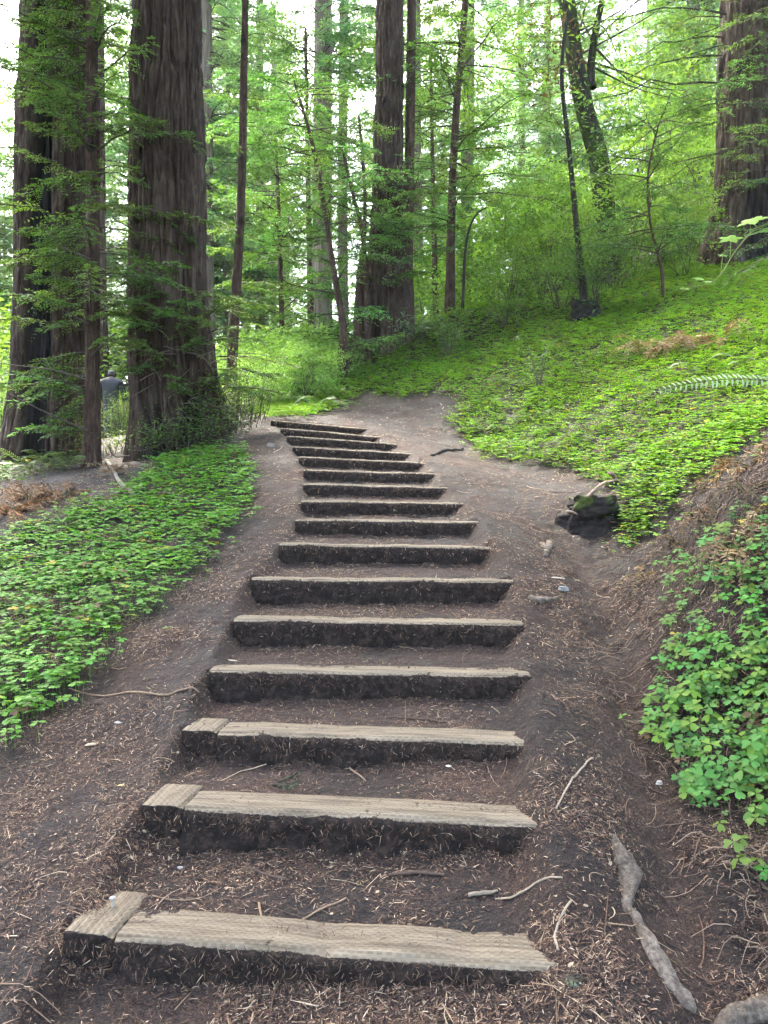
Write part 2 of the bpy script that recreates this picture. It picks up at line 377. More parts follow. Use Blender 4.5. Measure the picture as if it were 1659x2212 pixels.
def build_ground():
    xs = np.concatenate([-np.geomspace(2.0, 90, 70)[::-1][:-1], np.arange(-2.0, 2.2, .016), np.geomspace(2.2, 90, 80)])
    ys = np.concatenate([np.linspace(-14, 1.2, 24)[:-1], np.arange(1.2, 4.4, .013), np.arange(4.4, 8, .02), np.arange(8, 12, .04), np.geomspace(12, 130, 110)])
    Xg, Yg = np.meshgrid(xs, ys)
    Z = H(Xg, Yg)
    nx, ny = len(xs), len(ys)
    V = np.stack([Xg, Yg, Z], -1).reshape(-1, 3)
    i = np.arange(ny-1)[:, None]*nx; j = np.arange(nx-1)[None]
    Q = np.stack([i+j, i+j+1, i+nx+j+1, i+nx+j], -1).reshape(-1, 4)
    # soil colour: paler worn treads, redder duff beside them, dark humus on the bank
    _, m = stair(Xg, Yg)
    c = np.ones((ny, nx, 3))
    worn = m*sm(.35, .65, fbm(Xg*2.2, Yg*4, 0, 21))
    c = c*(1-worn[..., None])+np.array([1.75, 1.6, 1.6])*worn[..., None]
    duff = (1-m)*sm(.4, .6, fbm(Xg*1.5, Yg*1.5, 0, 23))*(Xg < 1.2)
    c = c*(1-.6*duff[..., None])+np.array([1.5, 1.15, .95])*.6*duff[..., None]*1.0
    cx_ = np.interp(Yg, [1.6, 2.4, 3.0, 3.6, 4.6, 6], [.8, .89, 1.02, 1.16, 1.27, 1.45]); ch = (np.exp(-((Xg-cx_)/.11)**2)*sm(1.4, 2.2, Yg)*sm(6.2, 5, Yg))[..., None]
    c = c*(1-ch)+np.array([2.1, 1.95, 1.9])*ch
    hum = sm(1.2, 1.7, Xg)*sm(8, 5, Yg)
    c = c*(1-.5*hum[..., None])+np.array([.6, .55, .5])*.5*hum[..., None]
    global GX, GY, GZ
    GX, GY, GZ = xs, ys, Z
    c *= (1-.4*np.maximum(sm(8.5, 11, Yg), sm(-2.6, -3.4, Xg)*sm(5, 7, Yg)*1.3))[..., None]  # far soil darker; shade put into the soil colour on the sunlit left ground
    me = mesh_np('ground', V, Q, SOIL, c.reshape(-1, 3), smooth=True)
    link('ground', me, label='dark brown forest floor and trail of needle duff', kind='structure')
build_ground()
def H(X, Y):                                     # from here on: the built surface itself
    X = np.asarray(X, float); Y = np.asarray(Y, float)
    i = np.clip(np.searchsorted(GX, X)-1, 0, len(GX)-2); j = np.clip(np.searchsorted(GY, Y)-1, 0, len(GY)-2)
    u = np.clip((X-GX[i])/(GX[i+1]-GX[i]), 0, 1); v = np.clip((Y-GY[j])/(GY[j+1]-GY[j]), 0, 1)
    return (GZ[j, i]*(1-u)+GZ[j, i+1]*u)*(1-v)+(GZ[j+1, i]*(1-u)+GZ[j+1, i+1]*u)*v

# ------------------------------------------------------------------ timber steps
def box_grid(L, D, Hh, nx, ny, nz):
    """surface grid of a box x 0..L, y 0..D, z -H..0 as (V,Q)"""
    vid = {}; V = []; Q = []
    def v(i, j, k):
        if (i, j, k) not in vid: vid[(i, j, k)] = len(V); V.append((i/nx*L, j/ny*D, -Hh+k/nz*Hh))
        return vid[(i, j, k)]
    for i in range(nx):
        for k in range(nz):
            Q.append((v(i, 0, k), v(i+1, 0, k), v(i+1, 0, k+1), v(i, 0, k+1))); Q.append((v(i+1, ny, k), v(i, ny, k), v(i, ny, k+1), v(i+1, ny, k+1)))
        for j in range(ny):
            Q.append((v(i, j, nz), v(i+1, j, nz), v(i+1, j+1, nz), v(i, j+1, nz))); Q.append((v(i, j+1, 0), v(i+1, j+1, 0), v(i+1, j, 0), v(i, j, 0)))
    for j in range(ny):
        for k in range(nz):
            Q.append((v(0, j+1, k), v(0, j, k), v(0, j, k+1), v(0, j+1, k+1))); Q.append((v(nx, j, k), v(nx, j+1, k), v(nx, j+1, k+1), v(nx, j, k+1)))
    return np.array(V), np.array(Q)
def timber_mesh(L, D, Hh, seed, wear=.012, soil=.02, endsoil=False):
    V, Q = box_grid(L, D, Hh, max(8, int(L/.012)), 10, 10)
    x, y, z = V.T
    top = sm(-.02, 0, z); front = sm(.02, 0, y)
    w = fbm(x*5, 0*x, 0, seed)
    dz = -(top*(wear*.7*np.maximum(0, w-.42)*2+wear*.9*front*(.4+fbm(x*14, 0*x+3, 0, seed+1))) + top*.004*(vnoise(x*6, y*90, 0, seed+2)-.5))
    dy = front*top*(wear*.9*fbm(x*11, 0*x, 0, seed+3)+.002)
    below = sm(-.012, -.045, z)*front
    dy = dy-below*soil*(1.7*fbm(x*11, z*13, 0, seed+4, 4)-.35)*(.6+.8*sm(-.05, -.14, z))-below*.011*(vnoise(x*60, z*60, 0, seed+5)-.3)-below*.006*vnoise(x*130, z*130, 0, seed+8)
    ends = np.exp(-np.minimum(x, L-x)/.012); dz = dz-top*ends*.003
    V = np.stack([x, y+dy, z+dz], -1)
    dirt = np.clip(sm(-.008, -.035, z)*sm(.05, .0, y)*1.0+sm(D-.045, D-.005, y)*top*.42+ends*.2*front+.75*sm(.5, .72, fbm(x*6, y*10, 0, seed+6))*top, 0, 1)*.5+.03
    if endsoil: dirt = np.where(x < .012, .6, dirt)
    dirt = np.where((z < -.012) & (y < D*.6), np.maximum(dirt, .66), dirt)
    return mesh_np('timber', V, Q, WOOD, np.stack([dirt]*3, -1), smooth=True)
ORD = ['lowest', 'second', 'third', 'fourth', 'fifth', 'sixth', 'seventh', 'eighth', 'ninth', 'tenth', 'eleventh', 'twelfth', 'thirteenth', 'fourteenth', 'fifteenth', 'topmost']
NOTE = ['broad pale worn top, at the foot of the stairs', 'frayed front edge, its far end sinking into soil', 'pale top splintered at one end', 'rounded end and soil-caked riser',
        'straight timber with dark soiled riser', 'tall square-ended riser', 'short twig leaning on its riser', 'thin pale top edge', 'low dark riser',
        'narrow dark timber', 'narrow weathered timber', 'slightly tilted narrow timber', 'dark timber beside the duff bank', 'narrow tilted timber near the top', 'thin tilted timber near the top', 'last timber where the trail bends']
for i, (a, b) in enumerate(STEPS):
    d = b-a; L = float(np.linalg.norm(d)); yaw = math.atan2(d[1], d[0]); tilt = -math.asin(d[2]/L)
    lab = (f'{ORD[i]} timber step of the stairs, {NOTE[i]}' if i in (0, 15) else f'{ORD[i]} timber step from the foot, {NOTE[i]}')
    e = empty('timber_step', a, lab, 'step', 'timber steps up the trail'); e.rotation_euler = (0, tilt, yaw)
    side = i < 3
    x0 = .15 if side else 0
    D = .155 if i < 3 else .14
    o = link('front_timber', timber_mesh(L-x0-.003, D, .2, 40+i*11, wear=.012 if i < 3 else .010, soil=.03 if i < 6 else .018), e, loc=(x0+.003, 0, 0))
    if side:
        me = timber_mesh([.25, .22, .2][i], .147, .2, 300+i*9, .01, .004, True)
        s = link('side_timber', me, e, label='short return timber with its grain running up the slope'); s.rotation_euler = (0, 0, R(90)); s.location = (.147, .004, -.002)
    if i == 0:
        ac = Acc(); tube(ac, [(0, 0, -.06), (0, 0, .02)], .0035, 8, (.25, .23, .2)); tube(ac, [(0, 0, .02), (0, 0, .027)], .009, 10, (.3, .28, .24))
        link('spike', ac.mesh('spike', LITTER), e, loc=(.075, .15, .002), label='pale headed spike standing proud of the timber')

# ------------------------------------------------------------------ leaf shapes
def A(*a): return np.array(a)
T_RHOMB = (A([0, 0, 0], [.5, .45, .06], [0, 1, 0], [-.5, .45, .06]).astype(float), A([0, 1, 2, 3]), None)         # x width, y length
T_LEAF = (A([0, 0, 0], [.42, .3, .07], [.36, .65, .05], [0, 1, -.06], [-.36, .65, .05], [-.42, .3, .07], [0, .5, -.02]).astype(float),
          A([0, 1, 2, 6], [6, 2, 3, 4], [0, 6, 4, 5]), None)
_h = [(0, 0, 0), (.30, .35, .03), (.42, .70, .0), (.24, .98, -.06), (0, .80, -.03), (-.24, .98, -.06), (-.42, .70, 0), (-.30, .35, .03)]
def trefoil(lod):
    V = []; Q = []; T = []
    for k in range(3):
        a = k*2*math.pi/3; ca, sa = math.cos(a), math.sin(a); n = len(V)
        src = _h if lod < 2 else [_h[0], _h[2], _h[4], _h[6]]
        for x, y, z in src:
            z = z-.10*y*y; y = y*.98+.02
            V.append((x*ca-y*sa, x*sa+y*ca, z))
        if lod < 2: Q += [(n, n+1, n+2, n+4), (n, n+4, n+6, n+7)]; T += [(n+4, n+2, n+3), (n+4, n+5, n+6)]
        else: Q += [(n, n+1, n+2, n+3)]
    if lod == 0:
        n = len(V); V += [(.02, 0, 0), (-.02, 0, 0), (-.02, .05, -2.6), (.02, .05, -2.6)]; Q.append((n, n+1, n+2, n+3))
    return (np.array(V, float), np.array(Q), np.array(T) if T else None)
T_TRE = [trefoil(0), trefoil(1), trefoil(2)]
T_NEED = (A([-.5, 0, 0], [.5, 0, 0], [.5, .5, .25], [-.5, .5, .25], [0, 1, 0]).astype(float)*1.0, A([0, 1, 2, 3]), A([3, 2, 4]))

# ------------------------------------------------------------------ trees
def trunk_mesh(name, keys, mat, seg=64, ring=.06, amp=.03, K=5.0, seed=0, flare=0, char=None, moss=0, top=None, zst=.7, knots=()):
    """keys: (x,y,z,r) from base to top; returns mesh in world coordinates minus the base point"""
    k = np.array(keys, float)
    if top is not None:
        d = k[-1]-k[-2]; s = (top-k[-1, 2])/max(d[2], 1e-3); e = k[-1]+d*min(s, 6); e[2] = top; e[3] = k[-1, 3]*.8; e[:2] = k[-1, :2]+np.clip(e[:2]-k[-1, :2], -.6, .6)
        k = np.vstack([k, e])
    L = np.concatenate([[0], np.cumsum(np.linalg.norm(np.diff(k[:, :3], axis=0), axis=1))])
    n = max(8, int(L[-1]/ring)); u = np.linspace(0, L[-1], n)
    sp = curve(k, 40*(len(k)-1)+1); Ls = np.concatenate([[0], np.cumsum(np.linalg.norm(np.diff(sp[:, :3], axis=0), axis=1))])
    c = np.stack([np.interp(u, Ls, sp[:, q]) for q in range(4)], -1)
    th = np.linspace(0, 2*np.pi, seg, endpoint=False)
    z = c[:, 2][:, None]; r = np.maximum(c[:, 3], .004)[:, None]
    ct, st = np.cos(th)[None], np.sin(th)[None]
    zb = z-c[0, 2]
    wob = (fbm(ct*1.1+7, st*1.1, z*.35, seed)-.5)
    rr = r*(1+.16*wob)
    if flare: rr = rr*(1+flare*np.exp(-zb/.55)*(.35+1.1*vnoise(ct*2.1, st*2.1, zb*.3, seed+1)))
    n1 = vnoise(ct*K+.9*fbm(ct*3, st*3, z*1.2, seed+2), st*K+11, z*zst, seed+3)
    n2 = vnoise(ct*K*2.3, st*K*2.3+5, z*zst*2.2, seed+4)
    g = 1.25*np.exp(-((n1-.5)/.06)**2)+.65*np.exp(-((n2-.5)/.07)**2)
    fine = fbm(ct*K*5, st*K*5, z*5, seed+5, 3)-.5
    rr = rr-amp*(g-.35)+amp*.7*fine+amp*.8*(vnoise(ct*K*1.5, st*K*1.5, z*2.5, seed+6)-.5)
    C = np.zeros((n, seg, 3))
    if char is not None:
        for (a0, aw, z0, z1) in char:           # angle (from camera-facing, + to the right), width, height range above base
            dth = np.angle(np.exp(1j*(th[None]-(-np.pi/2+a0))))
            e = fbm(ct*4, st*4, z*.8, seed+9)-.5
            m = sm(aw, aw*.55, np.abs(dth)+e*aw*1.4)*sm(z0-.2, z0+.2, zb+e*.6)*sm(z1+.4, z1-.4, zb+e*1.5)
            C[..., 0] = np.maximum(C[..., 0], m); rr = rr-m*amp*1.2-m*r*.10
    if moss: C[..., 1] = sm(.75-moss*.5, .9-moss*.4, fbm(ct*2+3, st*2, z*1.3, seed+12)+.25*(ct > 0)*ct)
    for (a0, zk, rk) in knots:
        dth = np.angle(np.exp(1j*(th[None]-(-np.pi/2+a0))))*r; dd = np.sqrt(dth**2+((zb-zk)*.8)**2)
        rr = rr+rk*.55*np.exp(-(dd/rk)**2)-rk*.8*np.exp(-(dd/(rk*.4))**2); C[..., 0] = np.maximum(C[..., 0], .85*np.exp(-(dd/(rk*.8))**4))
    V = np.stack([c[:, 0][:, None]+rr*ct, c[:, 1][:, None]+rr*st, z+0*rr], -1).reshape(-1, 3)
    i = np.arange(n-1)[:, None]*seg; j = np.arange(seg)[None]; j2 = (j+1) % seg
    Q = np.stack([i+j, i+j2, i+seg+j2, i+seg+j], -1).reshape(-1, 4)
    jj = np.arange(seg); V = np.vstack([V, c[-1, :3]]); T = np.stack([(n-1)*seg+jj, (n-1)*seg+(jj+1) % seg, np.full(seg, len(V)-1)], -1)
    base = k[0, :3].copy()
    return mesh_np(name, V-base, [Q, T], mat, np.vstack([C.reshape(-1, 3), [[0, 0, 0]]]), smooth=True), base
def pk(rows, Y, ground=True, sink=.25):
    """pixel rows (px,py,width px) from top to base at distance Y -> keys from base up"""
    out = []
    for px, py, w in rows[::-1]:
        p = P(px, py, Y); out.append([p[0], p[1], p[2], w/2/F*Y])
    if ground:
        b = out[0]; r2 = b[3]*1.5; g = min(float(H(b[0]+dx*r2, b[1]+dy*r2)) for dx, dy in ((0, 0), (1, 0), (-1, 0), (0, -1), (.7, -.7), (-.7, -.7)))-sink
        if g < b[2]: out.insert(0, [b[0], b[1], g, b[3]*1.06])
    return out

def twig_leaves(acc, base, d, ln, n, m, lsz, lw, C, rg, droop=.25, ang=55, stem=.0035, stemC=(.05, .04, .025)):
    """T twigs, each with m pairs of leaflets lying in the spray plane (base, d, n: (T,3); ln (T,); C (T,3))"""
    d = norm(d); s = norm(np.cross(d, n)); T = len(base)
    if T == 0: return
    u = (np.arange(m)+.6)/m
    pos = base[:, None]+d[:, None]*(ln[:, None]*u)[..., None]+np.array([0, 0, -1.0])*(droop*ln[:, None]*u**2)[..., None]
    for sg in (-1, 1):
        ld = d[:, None]*math.cos(R(ang))+sg*s[:, None]*math.sin(R(ang))+np.array([0, 0, -.15])+rg.normal(0, .16, pos.shape)
        nn = n[:, None]+rg.normal(0, .35, pos.shape)
        q = pos.reshape(-1, 3); ld = norm(ld.reshape(-1, 3)); sx = norm(np.cross(ld, nn.reshape(-1, 3))); nz = np.cross(sx, ld)
        sz = (lsz*(1.05-.5*u)[None]*rg.uniform(.75, 1.25, (T, m))).ravel()
        c = np.repeat(C, m, 0)*rg.uniform(.75, 1.25, (T*m, 1))
        scatter(acc, T_RHOMB, q, sx, ld, nz, np.stack([sz*lw, sz, sz*lw], -1), c, 0)
    if stem:
        sx = s; dd = d+np.array([0, 0, -1.0])*droop*.6
        scatter(acc, T_RHOMB, base, sx, norm(dd), n, np.stack([np.full(T, stem*2), ln, np.full(T, stem)], -1), np.tile(stemC, (T, 1)), 1)
def conifer_branches(acc, B, rg, dens=16, m=6, lsz=.045, lw=.28, twl=.32, green=(.05, .11, .03), gv=.3, wood=(.045, .035, .025), br=.012, droop=.18, start=.15, ang=55):
    """B: list of (base, dir(3), length)"""
    tb, td, tl, tn, tc = [], [], [], [], []
    for b0, d0, L in B:
        d0 = np.asarray(d0, float)/np.linalg.norm(d0); k = 7; u = np.linspace(0, 1, k)
        wig = rg.normal(0, .03*L, (k, 3)); wig[0] = 0
        pts = np.asarray(b0)+d0*(u*L)[:, None]+np.array([0, 0, -1.0])*(droop*L*u**2)[:, None]+wig*u[:, None]
        tube(acc, pts, br*(L/1.5)**.5*(1-.8*u)+.0025, 5, wood, 1, cap=False)
        nt = max(4, int(L*dens)); t = start+(1-start)*(np.arange(nt)+rg.uniform(0, .8, nt))/nt; t = np.minimum(t, 1)
        p = np.stack([np.interp(t, u, pts[:, q]) for q in range(3)], -1)
        h = np.array([d0[0], d0[1], d0[2]*.3]); h /= np.linalg.norm(h); sd_ = np.array([h[1], -h[0], 0])
        sg = np.where(np.arange(nt) % 2 == 0, 1, -1)[:, None]
        dd = h*.75+sg*sd_*.75+rg.normal(0, .2, (nt, 3))+np.array([0, 0, -.12])
        tb.append(p); td.append(dd); tl.append(twl*L**.35*(1.15-.75*t)*rg.uniform(.6, 1.25, nt))
        tn.append(np.array([0, 0, 1.0])+rg.normal(0, .22, (nt, 3)))
        g = np.array(green)*rg.uniform(1-gv, 1+gv)*np.array([rg.uniform(.85, 1.25), 1, rg.uniform(.8, 1.2)])
        tc.append(np.tile(g, (nt, 1))*rg.uniform(.8, 1.2, (nt, 1)))
    if not tb: return
    tb, td, tl, tn, tc = map(np.concatenate, (tb, td, tl, tn, tc))
    twig_leaves(acc, tb, td, tl, norm(tn), m, lsz, lw, tc, rg, droop=.25, ang=ang, stemC=wood)
def around(rg, axis, z0, z1, n, L0, L1, up=.15, az=None, azw=None):
    """branches all round a vertical axis: axis(z)->(x,y)"""
    out = []
    for i in range(n):
        z = rg.uniform(z0, z1); a = i*2.39996+rg.uniform(-.3, .3) if az is None else az+rg.uniform(-azw, azw)
        x, y = axis(z)
        L = rg.uniform(L0, L1)
        out.append((np.array([x, y, z]), np.array([math.cos(a), math.sin(a), up+rg.uniform(-.2, .25)]), L))
    return out
def axis_of(keys):
    k = np.array(keys); return lambda z: (np.interp(z, k[:, 2], k[:, 0]), np.interp(z, k[:, 2], k[:, 1]))
def tree(name, label, keys, bark, crown=None, group=None, cat='tree', tk=None, crown_mats=None, crown_name='crown'):
    me, base = trunk_mesh('trunk', keys, bark, **(tk or {}))
    e = empty(name, base, label, cat, group)
    link('trunk', me, e)
    if crown is not None and crown.n: link(crown_name, crown.mesh(crown_name, crown_mats or [NEEDLE, TWIG], off=base), e)
    return e

# -- the old redwood beside the stairs
rg = np.random.default_rng(3)
k = pk([(362, -250, 128), (362, 0, 140), (362, 350, 155), (363, 600, 158), (368, 740, 176), (380, 860, 190), (394, 962, 224)], 9.7)
ac = Acc()
B = []
for px, py, L, a in [(420, 640, .9, -60), (440, 640, .8, -10), (380, 650, .8, -110), (330, 660, .8, -120), (400, 690, .9, -70), (360, 720, .9, -100), (430, 740, 1.0, -40), (330, 740, .5, -100),
                  (400, 770, .9, -75), (350, 790, .8, -100), (440, 800, 1.0, -30), (460, 840, .9, -25), (470, 770, .9, 0), (420, 830, .8, -60),
                  (295, 110, .5, -150), (300, 220, .45, -160), (440, 660, .6, 20), (430, 480, .4, 0), (450, 720, .8, -45), (370, 690, .9, -85), (345, 640, .8, -95), (400, 740, .8, -80), (320, 690, .8, -110),
                  (360, 660, .8, -60), (385, 800, .9, -100), (440, 690, .9, -70), (310, 760, .9, -100), (410, 860, .8, -90), (480, 830, .8, -60)]:
    p = P(px, py, 9.35); a = R(a); B.append((p, (math.cos(a), math.sin(a)*.6, rg.uniform(-.1, .25)), L))
conifer_branches(ac, B, rg, dens=26, m=7, lsz=.062, lw=.34, twl=.28, green=(.075, .145, .034), br=.010)
for _ in range(26):                                            # bare dead twigs round the burl
    p = P(rg.uniform(300, 500), rg.uniform(740, 930), 9.2); a = rg.uniform(-2.8, -.3); L = rg.uniform(.25, .8)
    q = p+np.array([math.cos(a)*L, math.sin(a)*L*.5, rg.uniform(-.3, .25)]); mid = (p+q)/2+rg.normal(0, .05, 3)
    tube(ac, curve([p, mid, q], 6), np.linspace(.008, .003, 6), 5, (.12, .095, .075), 1, cap=False)
tree('old_redwood', 'massive old redwood with burnt hollow at its foot, beside the top of the stairs', k, BARK, ac, 'redwoods', tk=dict(
    seg=300, ring=.03, amp=.055, K=6.5, seed=4, flare=.15, top=13, zst=.95, char=[(.35, .55, .2, .95), (-.15, .4, .1, .7)], knots=[(.25, 6.25, .13), (.2, 5.6, .05), (.45, .75, .16)]))
# -- the redwood behind, with the long burnt streak
k = pk([(125, -250, 128), (124, 0, 138), (113, 350, 143), (112, 600, 146), (110, 800, 158), (106, 900, 166), (104, 975, 178)], 10.8)
ac = Acc()
tree('burnt_redwood', 'broad redwood with a long black burn streak down its bark', k, BARK, None, 'redwoods', tk=dict(
    seg=240, ring=.035, amp=.055, K=6, seed=17, flare=.25, top=13, char=[(.05, .42, -.5, 5.2), (-.1, .25, 4, 7.0)]))
# -- slim trunk in front of it, carrying the low sprays
k = pk([(196, -200, 18), (198, 0, 22), (200, 350, 26), (200, 700, 29), (199, 900, 32), (197, 1000, 38)], 9.1)
ax = axis_of(k); ac = Acc()
B = []
for i in range(120):
    z = CAM[2]+rg.uniform(.85, 6.6); x, y = ax(z); a = rg.choice([-2.6, -2.0, -1.2, -3.0, -.5, .2, 2.6])+rg.normal(0, .3)
    L = rg.uniform(.5, 1.35); q = [proj(np.array([x, y, z])+np.array([math.cos(a), math.sin(a)*.7, .05])*L*f) for f in (.3, .6, 1)]
    if any(203 < u_ < 290 and 760 < v_ < 990 for u_, v_ in q): continue
    B.append((np.array([x, y, z]), (math.cos(a), math.sin(a)*.7, rg.uniform(-.1, .3)), L))
conifer_branches(ac, B, rg, dens=20, m=7, lsz=.062, lw=.34, twl=.3, green=(.075, .145, .036), br=.011, droop=.2)
for px0, py0, px1, py1 in [(0, 785, 190, 822), (60, 640, 190, 700), (20, 850, 190, 930), (235, 960, 280, 985), (220, 640, 190, 600), (195, 770, 250, 720), (90, 480, 195, 560)]:
    tube(ac, curve([P(px0, py0, 8.7), (P(px0, py0, 8.7)+P(px1, py1, 9.0))/2+rg.normal(0, .05, 3), P(px1, py1, 9.0)], 8), np.linspace(.005, .012, 8), 5, (.07, .055, .045), 1, cap=False)
tree('slim_redwood', 'slim straight redwood trunk hung with low feathery sprays, before the burn-streaked trunk', k, BARK_RED, ac, 'redwoods', tk=dict(seg=72, ring=.04, amp=.011, K=4.5, seed=23, flare=.25, top=11, knots=[(.2, 4.0, .07)]))
k = pk([(215, -200, 15), (217, 300, 17), (219, 600, 20), (221, 800, 26)], 21.5)
tree('shaded_redwood', 'shaded redwood trunk just behind the slim trunk, above the hiker', k, BARK, None, 'redwoods', tk=dict(seg=80, ring=.08, amp=.03, K=5, seed=29, flare=.2, top=14))
# -- leaning pole, centre clump, other slim trunks
k = pk([(535, -150, 12), (530, 0, 13), (527, 150, 15), (522, 400, 17), (512, 600, 20), (500, 800, 23), (497, 860, 26)], 11.2)
ax = axis_of(k); ac = Acc()
conifer_branches(ac, around(rg, ax, 2.9, 8.0, 26, .25, .8), rg, dens=10, m=5, lsz=.05, lw=.3, twl=.2, green=(.05, .11, .03), br=.006)
tree('leaning_pole_tree', 'thin bare leaning trunk standing between the old redwood and the trail', k, BARK_RED, ac, 'slender trees', tk=dict(seg=48, ring=.05, amp=.007, K=3.5, seed=31, flare=.2, top=9.5, knots=[(.4, 3.2, .05), (-.3, 4.1, .05), (.7, 5, .04), (0, 5.8, .05)]))
k = pk([(842, -250, 50), (842, 0, 55), (840, 250, 58), (838, 420, 64), (836, 540, 78), (834, 650, 98), (832, 755, 124)], 17)
ac = Acc(); B = []
for px, py, L, a in [(812, 180, 1.6, 180), (815, 480, 1.8, 190), (840, 500, 1.6, -80), (860, 500, 1.4, -30), (820, 540, 1.8, -130), (880, 560, 1.3, -40), (830, 570, 1.5, -110), (860, 450, 1.3, -60), (870, 420, 1.2, -20), (800, 520, 1.6, -160), (850, 600, 1.1, -70)]:
    p = P(px, py, 16.5); a = R(a); B.append((p, (math.cos(a), math.sin(a)*.6, rg.uniform(0, .25)), L))
conifer_branches(ac, B, rg, dens=18, m=6, lsz=.1, lw=.34, twl=.4, green=(.075, .15, .04), br=.012)
tree('flared_redwood', 'straight redwood with flared base at the middle of the clover slope', k, BARK, ac, 'redwoods', tk=dict(seg=170, ring=.05, amp=.055, K=6, seed=37, flare=.3, top=16, zst=.8, char=[(-.4, .3, .2, 1.2)], knots=[(-.3, 6.1, .12), (.2, 4.3, .08)]))
k = pk([(890, -200, 17), (889, 0, 18), (885, 300, 20), (880, 550, 24), (878, 690, 34)], 17.3)
ax = axis_of(k); ac = Acc(); conifer_branches(ac, around(rg, ax, 5.5, 12.5, 26, .7, 1.9, .2), rg, dens=10, m=4, lsz=.10, lw=.3, twl=.4, green=(.06, .14, .035), br=.012)
tree('slender_redwood', 'slender redwood trunk growing against the flared redwood', k, BARK_RED, ac, 'slender trees', tk=dict(seg=56, ring=.08, amp=.016, K=4, seed=41, top=14))
k = pk([(1012, -150, 12), (1005, 0, 13), (985, 250, 15), (977, 420, 17), (973, 560, 19), (972, 672, 23)], 18)
ax = axis_of(k); ac = Acc(); B = around(rg, ax, 8.0, 14, 44, 1.2, 3.2, .12)
conifer_branches(ac, B, rg, dens=12, m=5, lsz=.12, lw=.34, twl=.5, green=(.11, .21, .045), br=.014, droop=.22)
tree('clover_slope_pole_tree', 'thin dark leaning trunk rising from bright shrubs on the clover slope', k, BARK_RED, ac, 'slender trees', tk=dict(seg=48, ring=.08, amp=.012, K=3.5, seed=43, flare=.2, top=15, knots=[(.3, 3.2, .06), (-.4, 4.4, .05)]))
# -- bent saplings with long bare twigs
def sapling(rows, Y, label, nb, z0, L, seed, green=(.06, .13, .035), up=.2, group='redwood saplings'):
    rg = np.random.default_rng(seed); k = pk(rows, Y); ax = axis_of(k); ac = Acc()
    conifer_branches(ac, around(rg, ax, z0, k[-1][2], nb, L*.55, L, up), rg, dens=16, m=5, lsz=.10, lw=.34, twl=.42, green=np.array(green)*1.35, br=.011, start=.25, droop=.15)
    return tree('redwood_sapling', label, k, BARK_RED, ac, group, tk=dict(seg=28, ring=.1, amp=.006, K=3, seed=seed, flare=.2))
sapling([(635, 175, 4), (655, 240, 6), (672, 300, 8), (688, 380, 10), (705, 480, 11), (722, 590, 13), (741, 700, 16), (741, 775, 24)], 15, 'curved sapling with many bare twigs bending over the gap before the flared redwood', 46, 4.6, 2.0, 51)
sapling([(775, 250, 5), (782, 330, 7), (788, 420, 8), (786, 520, 10), (776, 600, 12), (768, 760, 14)], 16.5, 'upright dark sapling close against the flared redwood', 22, 6.0, 1.4, 52)
sapling([(736, 290, 5), (748, 360, 7), (765, 430, 8), (782, 500, 9), (790, 600, 11), (795, 750, 14)], 16.2, 'leaning sapling forking up between the curved sapling and flared redwood', 20, 6.2, 1.5, 53)
sapling([(786, 560, 22), (782, 640, 25), (778, 765, 34)], 16.4, 'short broken trunk joined to the foot of the flared redwood', 0, 6, 1, 54, group=None)
sapling([(1450, 200, 2), (1420, 280, 3), (1400, 380, 4), (1405, 480, 4.5), (1430, 590, 6)], 14.5, 'drooping dark sapling with sparse needles below the far right redwood', 34, 6.2, 1.6, 55, green=(.045, .095, .03))
sapling([(596, 300, 5), (602, 450, 8), (606, 600, 10), (610, 760, 12)], 17, 'pale green sapling in the open gap beyond the leaning pole', 40, 4.5, 2.2, 56, green=(.08, .17, .045))
sapling([(660, 60, 6), (664, 300, 9), (668, 520, 12), (672, 740, 15)], 21, 'tall feathery sapling behind the curved sapling', 60, 5.5, 2.6, 57, green=(.07, .15, .045))
sapling([(930, 120, 6), (934, 320, 8), (938, 520, 11), (942, 690, 14)], 24, 'light green sapling between the slender redwood and the clover slope pole', 46, 7.5, 2.4, 58, green=(.09, .19, .05))
